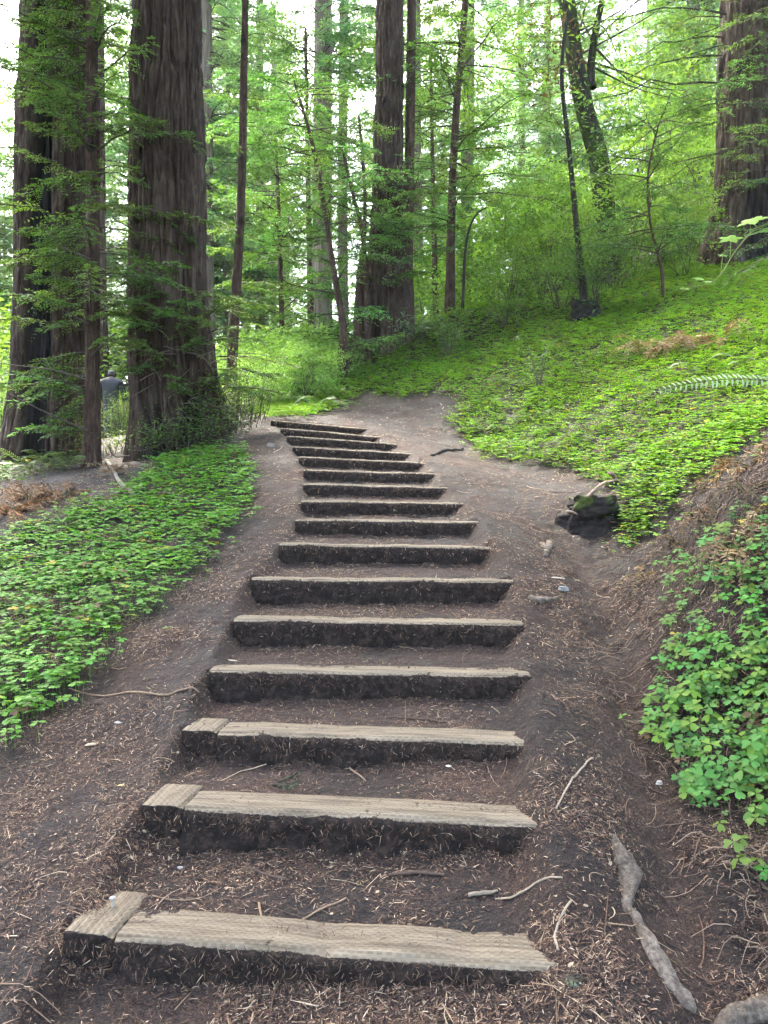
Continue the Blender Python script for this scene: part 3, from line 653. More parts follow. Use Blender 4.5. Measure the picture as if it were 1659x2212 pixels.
# -- mossy leaning trunk and slender stem
k = pk([(1216, -60, 32), (1224, 0, 33), (1244, 140, 37), (1264, 240, 42), (1294, 350, 44), (1307, 475, 48), (1316, 600, 56)], 18.5)
ac = Acc()
e = tree('mossy_leaning_tree', 'mossy dark trunk leaning over the slope, forked near the top', k, BARK_MOSS, None, 'broadleaf trees', tk=dict(seg=90, ring=.07, amp=.02, K=4, seed=61, moss=.75, zst=1.4))
base = np.array(e.location)
me, b2 = trunk_mesh('limb', [[*P(1280, 190, 18.5), .1], [*P(1276, 150, 18.5), .095], [*P(1284, 80, 18.4), .08], [*P(1300, 0, 18.3), .065], [*P(1306, -80, 18.2), .05]], BARK_MOSS, seg=32, ring=.08, amp=.008, K=3, seed=62, moss=.6)
link('limb', me, e, loc=b2-base)
def broad(acc, clumps, n, rad, size, green, rg, tpl=T_LEAF, yel=.15, flat=.35, lw=.5):
    """leaf clumps: centres (K,3), n leaves each"""
    K = len(clumps); c = np.repeat(np.asarray(clumps), n, 0); N = len(c)
    rad = np.repeat(np.broadcast_to(np.asarray(rad, float), (K,)), n)
    v = rg.normal(0, 1, (N, 3))*np.array([1, 1, .65]); p = c+v*rad[:, None]*.5
    d = norm(rg.normal(0, 1, (N, 3))*np.array([1, 1, flat])+np.array([0, 0, -.15])); nn = norm(np.array([0, 0, 1.0])+rg.normal(0, .45, (N, 3)))
    s = norm(np.cross(d, nn)); nz = np.cross(s, d)
    g = np.array(green)*np.repeat(rg.uniform(.7, 1.3, (K, 1)), n, 0)*rg.uniform(.75, 1.3, (N, 1))
    y = np.repeat(rg.uniform(0, 1, (K, 1)), n, 0); g = g*(1+np.concatenate([y*yel*1.6, y*yel*.5, -y*yel*.5], 1))
    sz = size*rg.uniform(.6, 1.3, N)
    scatter(acc, tpl, p, s, d, nz, np.stack([sz*lw*1.0, sz, sz], -1), g, 0)
rg = np.random.default_rng(77); ac = Acc()
cl = []
for q in range(70):
    px, py = rg.uniform(1100, 1520), rg.uniform(-120, 330)
    if py > 180+abs(px-1290)*.35: continue
    cl.append(P(px, py, rg.uniform(16.5, 20.5)))
broad(ac, cl, 46, .75, .13, (.075, .15, .035), rg, lw=.36)
for q in range(10):
    p = P(rg.uniform(1235, 1290), rg.uniform(0, 150), 18.4); t = cl[rg.integers(len(cl))]; tube(ac, curve([p, (p+t)/2+rg.normal(0, .2, 3), t], 8), np.linspace(.03, .006, 8), 5, (.045, .038, .028), 1, cap=False)
link('crown', ac.mesh('crown', [LEAF, TWIG], off=base), e)
ac = Acc(); cl = [P(rg.uniform(1135, 1225), rg.uniform(20, 230), rg.uniform(15.8, 16.6)) for _ in range(9)]
broad(ac, cl, 26, .5, .13, (.10, .075, .035), rg, lw=.36)
link('withered_leaves', ac.mesh('withered_leaves', [DEAD]), e, loc=-base)
k = pk([(1228, 20, 6), (1217, 100, 8), (1214, 185, 9), (1227, 300, 10), (1239, 425, 12), (1249, 525, 14), (1261, 655, 17)], 15)
ac = Acc(); ax = axis_of(k)
cl = [np.array([*ax(z), z])+rg.normal(0, .55, 3)*np.array([1, 1, .3]) for z in rg.uniform(5.4, 9.5, 40)]
broad(ac, cl, 30, .6, .085, (.06, .13, .035), rg, lw=.45)
for t in cl[::3]:
    z = t[2]-.25; p = np.array([*ax(z), z]); tube(ac, curve([p, (p+t)/2+[0, 0, .1], t], 5), np.linspace(.012, .003, 5), 4, (.05, .04, .03), 1, cap=False)
tree('slender_stem_tree', 'thin wavy stem rising from a blackened stump before the mossy trunk', k, BARK_MOSS, ac, 'broadleaf trees', crown_mats=[LEAF, TWIG], tk=dict(seg=28, ring=.06, amp=.006, K=3, seed=63, moss=.3))
# -- big redwood high on the slope
k = pk([(1637, -250, 128), (1634, 0, 136), (1630, 200, 146), (1626, 400, 156), (1622, 480, 172), (1620, 545, 200)], 16.6)
ac = Acc(); B = []
for i in range(46):
    px, py = rg.uniform(1560, 1690), rg.uniform(-50, 420); a = R(rg.uniform(-190, 10)); p = P(px, py, 15.9)
    B.append((p, (math.cos(a), math.sin(a)*.7, rg.uniform(-.2, .2)), rg.uniform(.8, 2.2) if a < R(-120) else rg.uniform(.7, 1.5)))
for px, py, L in [(1568, 30, 3.4), (1565, 180, 3.2), (1560, 120, 3.0), (1562, 260, 2.8), (1566, 330, 2.4), (1560, 80, 2.6), (1565, 220, 2.6)]:
    B.append((P(px, py, 16), (-1, rg.uniform(-.5, .1), rg.uniform(-.25, .05)), L))
conifer_branches(ac, B, rg, dens=12, m=5, lsz=.085, lw=.28, twl=.42, green=(.085, .165, .04), br=.014, droop=.3)
tree('hillside_redwood', 'dark redwood with a burnt foot high on the clover slope', k, BARK, ac, 'redwoods', tk=dict(seg=190, ring=.05, amp=.06, K=6, seed=71, flare=.2, top=17, char=[(-.15, .45, -.3, 2.2)]))
# -- pale trunks far back
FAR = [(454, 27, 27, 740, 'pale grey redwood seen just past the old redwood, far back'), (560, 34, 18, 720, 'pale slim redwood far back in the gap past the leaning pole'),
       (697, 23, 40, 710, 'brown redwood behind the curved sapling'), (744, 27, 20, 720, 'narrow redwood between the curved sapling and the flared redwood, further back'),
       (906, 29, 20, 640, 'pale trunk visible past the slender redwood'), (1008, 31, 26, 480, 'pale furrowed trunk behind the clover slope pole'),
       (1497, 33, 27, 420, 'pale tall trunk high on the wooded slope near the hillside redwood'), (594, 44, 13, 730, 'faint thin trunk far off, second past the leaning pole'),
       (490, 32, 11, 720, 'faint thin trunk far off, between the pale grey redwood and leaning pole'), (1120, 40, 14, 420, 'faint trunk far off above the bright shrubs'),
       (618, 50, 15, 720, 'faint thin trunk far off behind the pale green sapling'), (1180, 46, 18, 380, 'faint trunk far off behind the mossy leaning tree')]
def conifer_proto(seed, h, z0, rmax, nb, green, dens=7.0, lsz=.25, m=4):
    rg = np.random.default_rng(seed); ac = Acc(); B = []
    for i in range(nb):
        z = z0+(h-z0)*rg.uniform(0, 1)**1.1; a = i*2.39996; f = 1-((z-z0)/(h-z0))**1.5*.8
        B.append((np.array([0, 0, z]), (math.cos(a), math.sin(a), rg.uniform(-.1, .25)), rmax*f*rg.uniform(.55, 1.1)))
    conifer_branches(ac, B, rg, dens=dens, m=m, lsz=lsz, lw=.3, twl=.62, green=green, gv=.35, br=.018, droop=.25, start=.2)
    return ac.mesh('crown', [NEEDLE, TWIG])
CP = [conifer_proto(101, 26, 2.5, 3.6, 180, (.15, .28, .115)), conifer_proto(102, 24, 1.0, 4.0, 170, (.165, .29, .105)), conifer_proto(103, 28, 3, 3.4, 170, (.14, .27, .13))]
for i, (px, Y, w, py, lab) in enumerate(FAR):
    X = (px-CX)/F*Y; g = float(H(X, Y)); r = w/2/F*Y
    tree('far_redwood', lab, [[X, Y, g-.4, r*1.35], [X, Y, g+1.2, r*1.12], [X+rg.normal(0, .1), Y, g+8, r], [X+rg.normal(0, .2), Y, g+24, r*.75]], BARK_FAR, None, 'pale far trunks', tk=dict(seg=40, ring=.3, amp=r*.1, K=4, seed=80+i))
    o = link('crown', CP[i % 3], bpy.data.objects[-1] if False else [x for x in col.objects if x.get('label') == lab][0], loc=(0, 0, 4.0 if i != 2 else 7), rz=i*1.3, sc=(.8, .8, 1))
# -- living crowns of the near redwoods, high over the trail
for lab, zc, s, k_ in [('massive old redwood', 10.5, 1.5, 0), ('broad redwood with a long', 11, 1.5, 1), ('dark redwood with a burnt foot', 10, 1.25, 2)]:
    t_ = [o for o in col.objects if str(o.get('label', '')).startswith(lab)][0]
    link('high_crown', CP[k_], t_, loc=(0, 0, zc), rz=k_*2.0, sc=(s, s, .9))
for X, Y, lab in [(-4.8, 2.2, 'tall unseen redwood added beside the trail to shade it, out past the sorrel bed'), (4.6, -1.2, 'tall unseen redwood added for shade on the bank behind the viewpoint')]:  # unseen trees added so that their crowns shade the foreground
    g = float(H(X, Y)); e = tree('shade_redwood', lab, [[X, Y, g-.4, .5], [X, Y, g+1.5, .4], [X, Y, g+9, .36], [X, Y, g+26, .2]], BARK, None, 'redwoods', tk=dict(seg=60, ring=.15, amp=.04, K=5, seed=91))
    link('crown', CP[0], e, loc=(0, 0, 7.5), rz=X, sc=(1.5, 1.5, .9))
# -- the far wood: one mass of foliage
fw = empty('forest', (0, 0, 0), 'far-off wood of hazy green conifers filling the distance', 'forest', kind='stuff')
trk = Acc(); tube(trk, [(0, 0, -1), (0, 0, 8), (0, 0, 26)], [.32, .27, .08], 9, (.2, .17, .14)); trkm = trk.mesh('bole', TWIG)
spots = []
for i in range(95):
    Y = rg.uniform(27, 66); X = rg.uniform(-.72, .72)*Y
    if any(abs(X-x)+abs(Y-y)*.6 < 3.2 for x, y in spots): continue
    if abs(X+.09*Y) < .07*Y and Y < 42: continue
    spots.append((X, Y))
for px, Y in [(-60, 26), (20, 30), (60, 36), (150, 30), (240, 34), (270, 40), (300, 30), (440, 36), (470, 42), (1760, 26), (1850, 30), (1950, 24), (1700, 36), (2050, 28), (2100, 36), (1080, 52), (1180, 58), (1330, 50), (1400, 56), (1270, 62), (1040, 66), (1460, 62), (960, 60), (820, 58), (700, 62), (580, 64), (1130, 70), (-150, 30), (-30, 40), (250, 48), (10, 48), (500, 34), (400, 30)]: spots.append(((px-CX)/F*Y, Y))
for i, (X, Y) in enumerate(spots):
    g = float(H(X, Y)); s = rg.uniform(.8, 1.15); hz = 1.0
    if abs(X-.03*Y) < .05*Y and Y < 40: hz = .7
    if X < -.36*Y: hz = .62
    o = link('foliage', CP[i % 3], fw, loc=(X, Y, g-.8), rz=rg.uniform(0, 6.28), sc=(s*1.05, s*1.05, s*hz)); 
    if i % 4 == 0: link('bole', trkm, fw, loc=(X, Y, g-.4), sc=(s*.6, s*.6, s*hz))
# ------------------------------------------------------------------ shrubs
def shrub_proto(seed, green, rx, hz, K, n, size, lw=.5, yel=.16):
    rg = np.random.default_rng(seed); ac = Acc()
    v = norm(rg.normal(0, 1, (K, 3))); rad = rg.uniform(.45, 1, (K, 1))**.6
    c = v*rad*np.array([rx, rx, hz*.5]); c[:, 2] += hz*.55
    broad(ac, c, n, .34, size, green, rg, yel=yel, lw=lw)
    cm = ac.mesh('foliage', [LEAF])
    st = Acc()
    for t in c[::3]:
        b = np.array([rg.normal(0, .08), rg.normal(0, .08), -.15]); m = (b+t)/2+np.array([0, 0, hz*.12])+rg.normal(0, .08, 3)
        tube(st, curve([b, m, t], 7), np.linspace(.014, .003, 7), 5, (.055, .045, .032), cap=False)
    return cm, st.mesh('stem', [TWIG])
YG = (.145, .285, .045)
SP = {'bright': [shrub_proto(201, YG, 1.4, 2.3, 32, 44, .125), shrub_proto(202, (.13, .26, .045), 1.3, 1.9, 28, 44, .115)],
      'green': [shrub_proto(203, (.105, .205, .04), 1.4, 2.4, 34, 46, .115, .42), shrub_proto(204, (.09, .175, .045), 1.0, 1.5, 40, 55, .07, .4)],
      'laurel': [shrub_proto(205, (.075, .16, .04), 1.6, 3.4, 70, 60, .11, .34)],
      'pale': [shrub_proto(206, (.145, .28, .075), 1.2, 1.5, 40, 48, .105, .45)]}
def shrubs(lst, kind, name, label, group, cat='shrub'):
    for i, (px, py, Y, s) in enumerate(lst):
        X = (px-CX)/F*Y; z = float(H(X, Y))
        cm, st = SP[kind][i % len(SP[kind])]
        lb = label if isinstance(label, str) else label[i % len(label)]
        e = empty(name, (X, Y, z), lb, cat, group); e.rotation_euler[2] = rng.uniform(0, 6.28); e.scale = (s, s, s*rng.uniform(.85, 1.15))
        link('foliage', cm, e); link('stem', st, e)
rb = np.random.default_rng(5)
thick = [(x, 0, Y, s) for x, Y, s in [(925, 20, 1), (1040, 23, 1.3), (1100, 21, 1.3), (1160, 22, 1.4), (1225, 21, 1.2),
         (900, 24, 1.3), (985, 26, 1.5), (1080, 26, 1.6), (1180, 27, 1.6), (1290, 22, 1.2), (1330, 20, 1.0), (1120, 30, 2.0), (1010, 30, 2.0), (1250, 28, 1.8)]]
shrubs(thick, 'bright', 'bright_shrub', 'bright yellow-green shrub in the thicket behind the clover slope', 'bright thicket beyond the clover slope')
shrubs([(x, 0, Y, s) for x, Y, s in [(1170, 17.5, .8), (1215, 16.3, .8), (1285, 16.0, .75), (1330, 17, .9), (1370, 18, 1.1), (1410, 19, 1.2), (1350, 23, 1.4), (1450, 20, 1.2), (1500, 19, 1.1), (1540, 18, 1.0), (1430, 24, 1.6), (1500, 26, 1.8),
        (1560, 24, 1.5), (1100, 18, .7), (1480, 16.3, .7), (1530, 30, 2.2), (1400, 30, 2.2), (1600, 28, 2), (1740, 21, 1.2), (1800, 24, 1.6), (1880, 20, 1.2)]], 'green', 'undergrowth_shrub', 'dull green shrub among the undergrowth below the hillside redwood', 'undergrowth on the upper slope')
shrubs([(1195, 0, 20.5, 1.05), (1240, 0, 22, 1.15), (1130, 0, 24, 1.3)], 'laurel', 'laurel_bush', ['tall dark green laurel bush beside the thin wavy stem', 'tall dark laurel bush just behind the mossy leaning trunk', 'tall laurel bush standing furthest back in the bright thicket'], 'laurel bushes')
shrubs([(x, 0, Y, s) for x, Y, s in [(560, 14.5, .8), (600, 16, .9), (640, 15, .75), (680, 17, .9), (570, 18, 1.1), (620, 20, 1.2), (700, 20, 1.1), (740, 22, 1.2), (530, 22, 1.4), (590, 25, 1.6), (660, 25, 1.6), (720, 27, 1.6), (545, 13.2, .55), (650, 13.6, .5), (480, 24, 1.5), (760, 19, .7), (575, 12.4, .42), (615, 12.8, .45), (660, 13, .5), (720, 14.5, .5), (535, 12.2, .4), (700, 15.5, .7), (625, 14.4, .65)]],
       'pale', 'pale_shrub', 'pale leafy shrub in the open gap beyond the top of the stairs', 'pale shrubs beyond the stairs')
shrubs([(x, 0, Y, s) for x, Y, s in [(255, 26, 1.8), (10, 15, 1.2), (-40, 17, 1.5), (40, 20, 1.6), (-120, 18, 1.8), (270, 30, 2.2), (30, 28, 2.4), (150, 24, 2.0), (-80, 26, 2.4), (0, 12.6, .8), (330, 23, 1.4), (420, 25, 1.5), (470, 19, .9), (-60, 13.5, 1.1)]],
       'green', 'shaded_shrub', 'green shrub in the shade behind the two big redwoods', 'shrubs behind the big redwoods')
# dark twiggy brush against the old redwood's foot
def brush(px, py, Y, label, seed, n=60, w=.3, h=.7):
    rg = np.random.default_rng(seed); X = (px-CX)/F*Y; z = float(H(X, Y)); e = empty('twiggy_brush', (X, Y, z), label, 'brush', 'twiggy brush'); ac = Acc(); lf = Acc()
    tips = []
    for _ in range(n):
        b = np.array([rg.normal(0, w*.5), rg.normal(0, .12), -.1]); t = b+np.array([rg.normal(0, w*.5), rg.normal(0, .12), rg.uniform(.4, 1)*h+.1]); m = (b+t)/2+rg.normal(0, .05, 3)
        tube(ac, curve([b, m, t], 7), np.linspace(.005, .0018, 7), 4, np.array((.04, .03, .022))*rg.uniform(.6, 1.4), cap=False); tips += [t, (t+m)/2]
    broad(lf, np.array(tips), 11, .16, .045, (.075, .14, .035), rg, tpl=T_RHOMB, lw=.35)
    link('twigs', ac.mesh('twigs', [TWIG]), e); link('leaves', lf.mesh('leaves', [LEAF]), e)
for i, a in enumerate([(500, 0, 9.6, 'upright brush of dark twigs where the old redwood meets the trail'), (470, 0, 9.2, 'dark twiggy brush before the roots of the old redwood'), (415, 0, 8.9, 'sparse brush below the burnt hollow of the old redwood'),
                       (335, 0, 8.9, 'low dead brush on the duff mound before the old redwood'), (250, 0, 10, 'tangled brush between the slim trunk and the old redwood, below the hiker'), (520, 0, 10.4, 'wispy brush at the foot of the leaning pole'), (262, 0, 16, 'leafy brush half hiding the hiker')]):
    brush(a[0], a[1], a[2], a[3], 400+i, n=[55, 45, 35, 35, 40, 60, 90][i], w=.35 if i != 6 else .3, h=[1.0, .6, .5, .4, .35, .8, 1.0][i])

# ------------------------------------------------------------------ wood sorrel
def bed(poly, xr, yr, N, seed, keep=lambda X, Y: 1):
    rg = np.random.default_rng(seed); X = rg.uniform(*xr, N); Y = rg.uniform(*yr, N); z = H(X, Y)
    px, py = proj(np.stack([X, Y, z], -1)); m = inpoly(px+rg.normal(0, 14, N)*rg.choice([.5, 1, 1.7], N)*6/np.maximum(Y, 2), py+rg.normal(0, 9, N)*rg.choice([.5, 1, 1.6], N)*6/np.maximum(Y, 2), poly) & (rg.uniform(0, 1, N) < keep(X, Y))
    return X[m], Y[m], z[m]
def sorrel(acc, X, Y, z, lod, size, green, rg, hgt=(.03, .13), tilt=(0, -.04)):
    N = len(X); n = norm(np.array([tilt[0], tilt[1], 1.0])+rg.normal(0, .13, (N, 3))); a = rg.uniform(0, 2*np.pi, N)
    d = np.stack([np.cos(a), np.sin(a), 0*a], -1); s = norm(np.cross(d, n)); d = np.cross(n, s)
    p = np.stack([X, Y, z+rg.uniform(*hgt, N)], -1)
    pat = fbm(X*1.1, Y*1.1, 0, 31)
    c = np.array(green)*rg.uniform(.7, 1.3, (N, 1))*(.72+.56*pat)[:, None]*np.stack([rg.uniform(.8, 1.3, N), np.ones(N), rg.uniform(.7, 1.3, N)], -1)
    yel = (rg.uniform(0, 1, N) < .012)[:, None]; c = np.where(yel, np.array([.35, .28, .04]), c)
    dead = (rg.uniform(0, 1, N) < .03)[:, None]; c = np.where(dead, np.array([.11, .07, .035]), c)
    sz = size*rg.uniform(.5, 1.35, N)
    scatter(acc, T_TRE[lod], p, s, d, n, sz, c)
rg = np.random.default_rng(9)
GR, GL, GB = (.125, .26, .03), (.095, .235, .036), (.10, .22, .042)
def patch(X, Y): return np.clip((fbm(X*1.3, Y*1.3, 0, 33)-.24)*7, .6, 1)*np.clip((fbm(X*5, Y*5, 0, 34)-.25)*6, .3, 1)
ac = Acc()
X, Y, z = bed(HILL, (-2, 7), (4.2, 12), 105000, 1, patch); near = Y < 7.5
sorrel(ac, X[near], Y[near], z[near], 1, .034, GR, rg); sorrel(ac, X[~near], Y[~near], z[~near], 2, .036, GR, rg)
X, Y, z = bed(HILL, (-3, 13), (12, 21), 95000, 2, lambda X, Y: np.clip(patch(X, Y)*1.3, 0, 1)); sorrel(ac, X, Y, z, 2, .048, GR, rg)
X, Y, z = bed(LEFT_BED, (-5.5, 0), (2.2, 10), 42000, 3, lambda X, Y: np.clip(patch(X, Y)*1.6, .3, 1)); ln = Y < 5
sorrel(ac, X[ln], Y[ln], z[ln], 0, .034, GL, rg, (.05, .12)); sorrel(ac, X[~ln], Y[~ln], z[~ln], 1, .036, GL, rg, (.04, .1))
q = rg.uniform((1390, 1060), (1760, 1830), (2600, 2)); q = q[inpoly(q[:, 0], q[:, 1], BANK)][:900]; q = np.array([hit(x, y) for x, y in q]); q = q[rg.uniform(0, 1, len(q)) < np.clip((fbm(q[:, 0]*5, q[:, 2]*5, 0, 37)-.3)*5, .1, 1)]
sorrel(ac, q[:, 0]-.02, q[:, 1]-.02, H(q[:, 0], q[:, 1]), 0, .026, (.075, .17, .04), rg, (.01, .07), (-.3, -.3))
X, Y, z = bed([(-400, 940), (185, 978), (180, 1000), (110, 1025), (20, 1050), (-400, 1100)], (-9, -3), (6, 12), 9000, 7, lambda X, Y: .75*patch(X, Y)); sorrel(ac, X, Y, z, 1, .045, (.055, .115, .03), rg)
link('sorrel_ground_cover', ac.mesh('sorrel_ground_cover', SORREL), label='carpet of bright green wood sorrel over both slopes', cat='ground cover', kind='stuff')
# the nearest leaves, one by one
def leaf_meshes(green, seed):
    out = []
    for i in range(6):
        rg = np.random.default_rng(seed+i); ac = Acc()
        c = np.array(green)*np.array([[rg.uniform(.7, 1.4), rg.uniform(.85, 1.2), rg.uniform(.7, 1.2)]])
        tv, tq, tt = trefoil(0); tv = tv.copy(); tv[:, 2] += rg.normal(0, .04, len(tv)); fold = rg.uniform(-.1, .3); tv[:-4, 2] -= fold*(tv[:-4, 0]**2+tv[:-4, 1]**2)
        ac.add(tv, tq, tt, c[0]); out.append(ac.mesh('leaf', SORREL))
    return out
def leaf_patch(label, pts, green, size, seed, tilt):
    ms = leaf_meshes(green, seed); rg = np.random.default_rng(seed); b = pts.mean(0); b[2] = float(H(b[0], b[1]))
    e = empty('wood_sorrel', b, label, 'wood sorrel', 'near patches of wood sorrel')
    for p in pts:
        o = link('leaf', ms[rg.integers(6)], e, loc=p-b); n = Vector((tilt[0], tilt[1], 1))+Vector(rg.normal(0, .17, 3)); q = n.normalized().to_track_quat('Z', 'Y')
        q.rotate(__import__('mathutils').Quaternion(n.normalized(), rg.uniform(0, 6.28))); o.rotation_mode = 'QUATERNION'; o.rotation_quaternion = q
        s = size*rg.uniform(.65, 1.25); o.scale = (s, s, s)
cand = rg.uniform((1390, 1090), (1720, 1800), (1500, 2)); cand = cand[inpoly(cand[:, 0], cand[:, 1], BANK)]
pts = np.array([hit(x, y) for x, y in cand[:420]])
den = np.clip((fbm(pts[:, 0]*4, pts[:, 2]*4, 0, 35)-.36)*7, .08, 1)*np.where(pts[:, 1] > 3.6, .45, 1); pts = pts[rg.uniform(0, 1, len(pts)) < den][:275]
pts = pts+np.stack([rg.uniform(-.06, 0, len(pts)), rg.uniform(-.06, 0, len(pts)), rg.uniform(.03, .10, len(pts))], -1)
hi = pts[:, 1] > 3.3
leaf_patch('mint green wood sorrel spilling down the steep bank beside the lower steps', pts[~hi], GB, .037, 500, (-.35, -.35))
leaf_patch('wood sorrel growing high on the steep bank under curled brown fern fronds', pts[hi], GB, .037, 520, (-.3, -.3))
X, Y, z = bed([(0, 1480), (70, 1470), (90, 1560), (50, 1600), (0, 1610)], (-3, -1), (2, 4.5), 900, 6); k_ = slice(0, 45)
leaf_patch('lowest corner of the sorrel bed, beside twiggy duff', np.stack([X, Y, z+rg.uniform(.04, .1, len(X))], -1)[k_], GL, .036, 540, (0, -.2))
for px, py, n, lab in [(1635, 1880, 9, 'small tuft of sorrel low at the edge of the bank'), (1400, 1590, 4, 'lone sorrel sprig at the foot of the bank')]:
    c = hit(px, py); q = c+rg.normal(0, .06, (n, 3))*np.array([1, 1, 0]); q[:, 2] = H(q[:, 0], q[:, 1])+rg.uniform(.03, .08, n); leaf_patch(lab, q, GB, .034, 560+n, (-.3, -.3))

# ------------------------------------------------------------------ needle litter and twigs
def litter():
    rg = np.random.default_rng(21); ac = Acc()
    pal = np.array([(.19, .125, .078), (.105, .06, .038), (.055, .034, .024), (.03, .02, .016), (.30, .22, .145), (.125, .07, .042), (.075, .05, .036)])
    def pts(N, y0, y1, wid=.62):
        u = rg.uniform(1/y1, 1/y0, N); Y = 1/u; X = rg.uniform(-wid, wid, N)*Y; return X, Y
    def lay(N, y0, y1, l0, l1, w, tpl, dens=None, lift=.004, cw=None):
        X, Y = pts(N, y0, y1); _, m = stair(X, Y)
        cl = fbm(X*3.5, Y*3.5, 0, 41); pr = np.clip((cl-.36)*5, .12, 1)*(1-.45*m*sm(.4, .55, fbm(X*2.2, Y*4, 0, 21)))
        cx_ = np.interp(Y, [1.6, 2.4, 3.0, 3.6, 4.6, 6], [.8, .89, 1.02, 1.16, 1.27, 1.45]); pr = pr*(1-.8*np.exp(-((X-cx_)/.11)**2)*(Y < 6))
        k = rg.uniform(0, 1, N) < pr; X, Y = X[k], Y[k]; n = Hn(X, Y, .02); z = H(X, Y)+lift*rg.uniform(.2, 1.6, len(X)); M = len(X)
        a = rg.uniform(0, 2*np.pi, M); d = np.stack([np.cos(a), np.sin(a), rg.normal(0, .12, M)], -1); s = norm(np.cross(d, n)); d = norm(np.cross(n, s)+rg.normal(0, .12, (M, 3)))
        c = pal[rg.choice(len(pal), M, p=cw or [.2, .22, .18, .14, .1, .1, .06])]*rg.uniform(.7, 1.3, (M, 1)); L = rg.uniform(l0, l1, M)*rg.uniform(.35, 1, M)
        scatter(ac, tpl, np.stack([X, Y, z], -1), s, d, n, np.stack([w*rg.uniform(.6, 1.4, M)*np.maximum(1, Y/3.0), L*np.maximum(1, Y/5), np.full(M, .006)], -1), c)
    lay(170000, 1.25, 6, .004, .022, .0016, T_NEED, cw=[.16, .24, .2, .12, .1, .12, .06]); lay(150000, 1.25, 5, .010, .045, .0024, T_NEED); lay(90000, 4, 14, .012, .05, .0026, T_NEED)
    lay(26000, 1.25, 7, .006, .016, .0075, T_LEAF, cw=[.12, .22, .24, .2, .05, .12, .05]); lay(3600, 1.25, 6, .012, .028, .011, T_LEAF, cw=[.18, .2, .16, .1, .16, .12, .08]); lay(2600, 1.25, 8, .05, .12, .0028, T_NEED, lift=.01)
    for i, (a, b) in enumerate(STEPS):                      # fibres and needles clinging to the risers and caught along their feet
        for lo, hi, M, hang in ((.015, RISE[i]*.95, int(1100/(1+i*.22)), 1), (RISE[i]*.8, RISE[i]*1.05, int(900/(1+i*.2)), 0)):
            t = rg.uniform(.01, .99, M); p = a+(b-a)*t[:, None]; dz = rg.uniform(lo, hi, M)*(rg.uniform(0, 1, M)**.6 if hang else 1)
            p[:, 2] -= dz; p[:, 1] -= (.012+.022*dz/RISE[i]) if hang else rg.uniform(.0, .09, M)
            if not hang and i < 9: pass
            if not hang: p[:, 2] = H(p[:, 0], p[:, 1])+.004
            d = norm(np.stack([rg.normal(0, .8, M), rg.normal(-.25, .3, M), rg.normal(-.7 if hang else 0, .5 if hang else .1, M)], -1)); n = norm(np.array([0, -1.0, .4])+rg.normal(0, .3, (M, 3))); s_ = norm(np.cross(d, n)); n = np.cross(s_, d)
            c = pal[rg.choice(7, M, p=[.08, .24, .25, .2, .05, .12, .06])]*rg.uniform(.35, 1.1, (M, 1)); L = rg.uniform(.005, .03, M); k = max(1, a[1]/3)
            scatter(ac, T_NEED, p, s_, d, n, np.stack([.0018*k*rg.uniform(.6, 1.4, M), L, np.full(M, .006)], -1), c)
    for i, (a, b) in enumerate(STEPS):                      # needles lying on the timbers themselves
        M = int(170/(1+i*.12)); t = rg.uniform(.02, .98, M); p = a+(b-a)*t[:, None]; p[:, 1] += .14*rg.uniform(.1, 1, M)**.6; p[:, 2] += .0015
        an = rg.uniform(0, 6.28, M); d = np.stack([np.cos(an), np.sin(an), 0*an], -1); n = np.tile([0, 0, 1.0], (M, 1)); s_ = np.cross(d, n); k = max(1, a[1]/3)
        scatter(ac, T_NEED, p, s_, d, n, np.stack([np.full(M, .0019*k), rg.uniform(.006, .035, M), np.full(M, .005)], -1), pal[rg.choice(7, M)]*rg.uniform(.5, 1.1, (M, 1)))
    link('needle_litter', ac.mesh('needle_litter', LITTER), label='scattered brown redwood needles, chips and leaf flakes on the trail', cat='litter', kind='stuff')
    tw = Acc()
    for i in range(760):
        X, Y = [float(q[0]) for q in pts(1, 1.3, 9)]
        if 0 < stair(np.array([X]), np.array([Y]))[1][0] and rg.uniform() < .55: continue
        a = rg.uniform(0, 6.28); L = rg.uniform(.05, .22); k = 5; u = np.linspace(-.5, .5, k); bend = rg.normal(0, .12)
        x = X+math.cos(a)*u*L-math.sin(a)*bend*L*(u**2*4); y = Y+math.sin(a)*u*L+math.cos(a)*bend*L*(u**2*4)
        r = rg.uniform(.0010, .0026)*max(1, Y/4); z = H(x, y)+r+.003
        tube(tw, np.stack([x, y, z], -1), r*np.linspace(1, .5, k), 4, pal[rg.integers(7)]*rg.uniform(.8, 1.5), cap=False)
    link('twig_litter', tw.mesh('twig_litter', LITTER), label='small broken twigs strewn over the duff', cat='litter', kind='stuff')
    # rootlets and hanging duff on the cut bank
    rt = Acc(); n = 0
    while n < 5200:
        Y = 1/rg.uniform(1/6.6, 1/1.9); X = rg.uniform(1.0, .62*Y+.3)
        g = Hn(np.array([X]), np.array([Y]))[0]
        if g[2] > .93 and rg.uniform() > .25: continue
        n += 1; L = rg.uniform(.03, .22)*rg.uniform(.4, 1); k = 6; dn = np.array([g[0], g[1]])/max(1e-3, math.hypot(g[0], g[1])); a = rg.normal(0, 1.1); ca, sa = math.cos(a), math.sin(a)
        dx, dy = dn[0]*ca-dn[1]*sa, dn[0]*sa+dn[1]*ca; u = np.linspace(0, 1, k)
        x = X+dx*L*u*(g[2])+np.cumsum(rg.normal(0, .009, k)); y = Y+dy*L*u*g[2]+np.cumsum(rg.normal(0, .006, k)); z = H(x, y)+.006+.02*np.sin(u*3.14)*rg.uniform(0, 1.5)
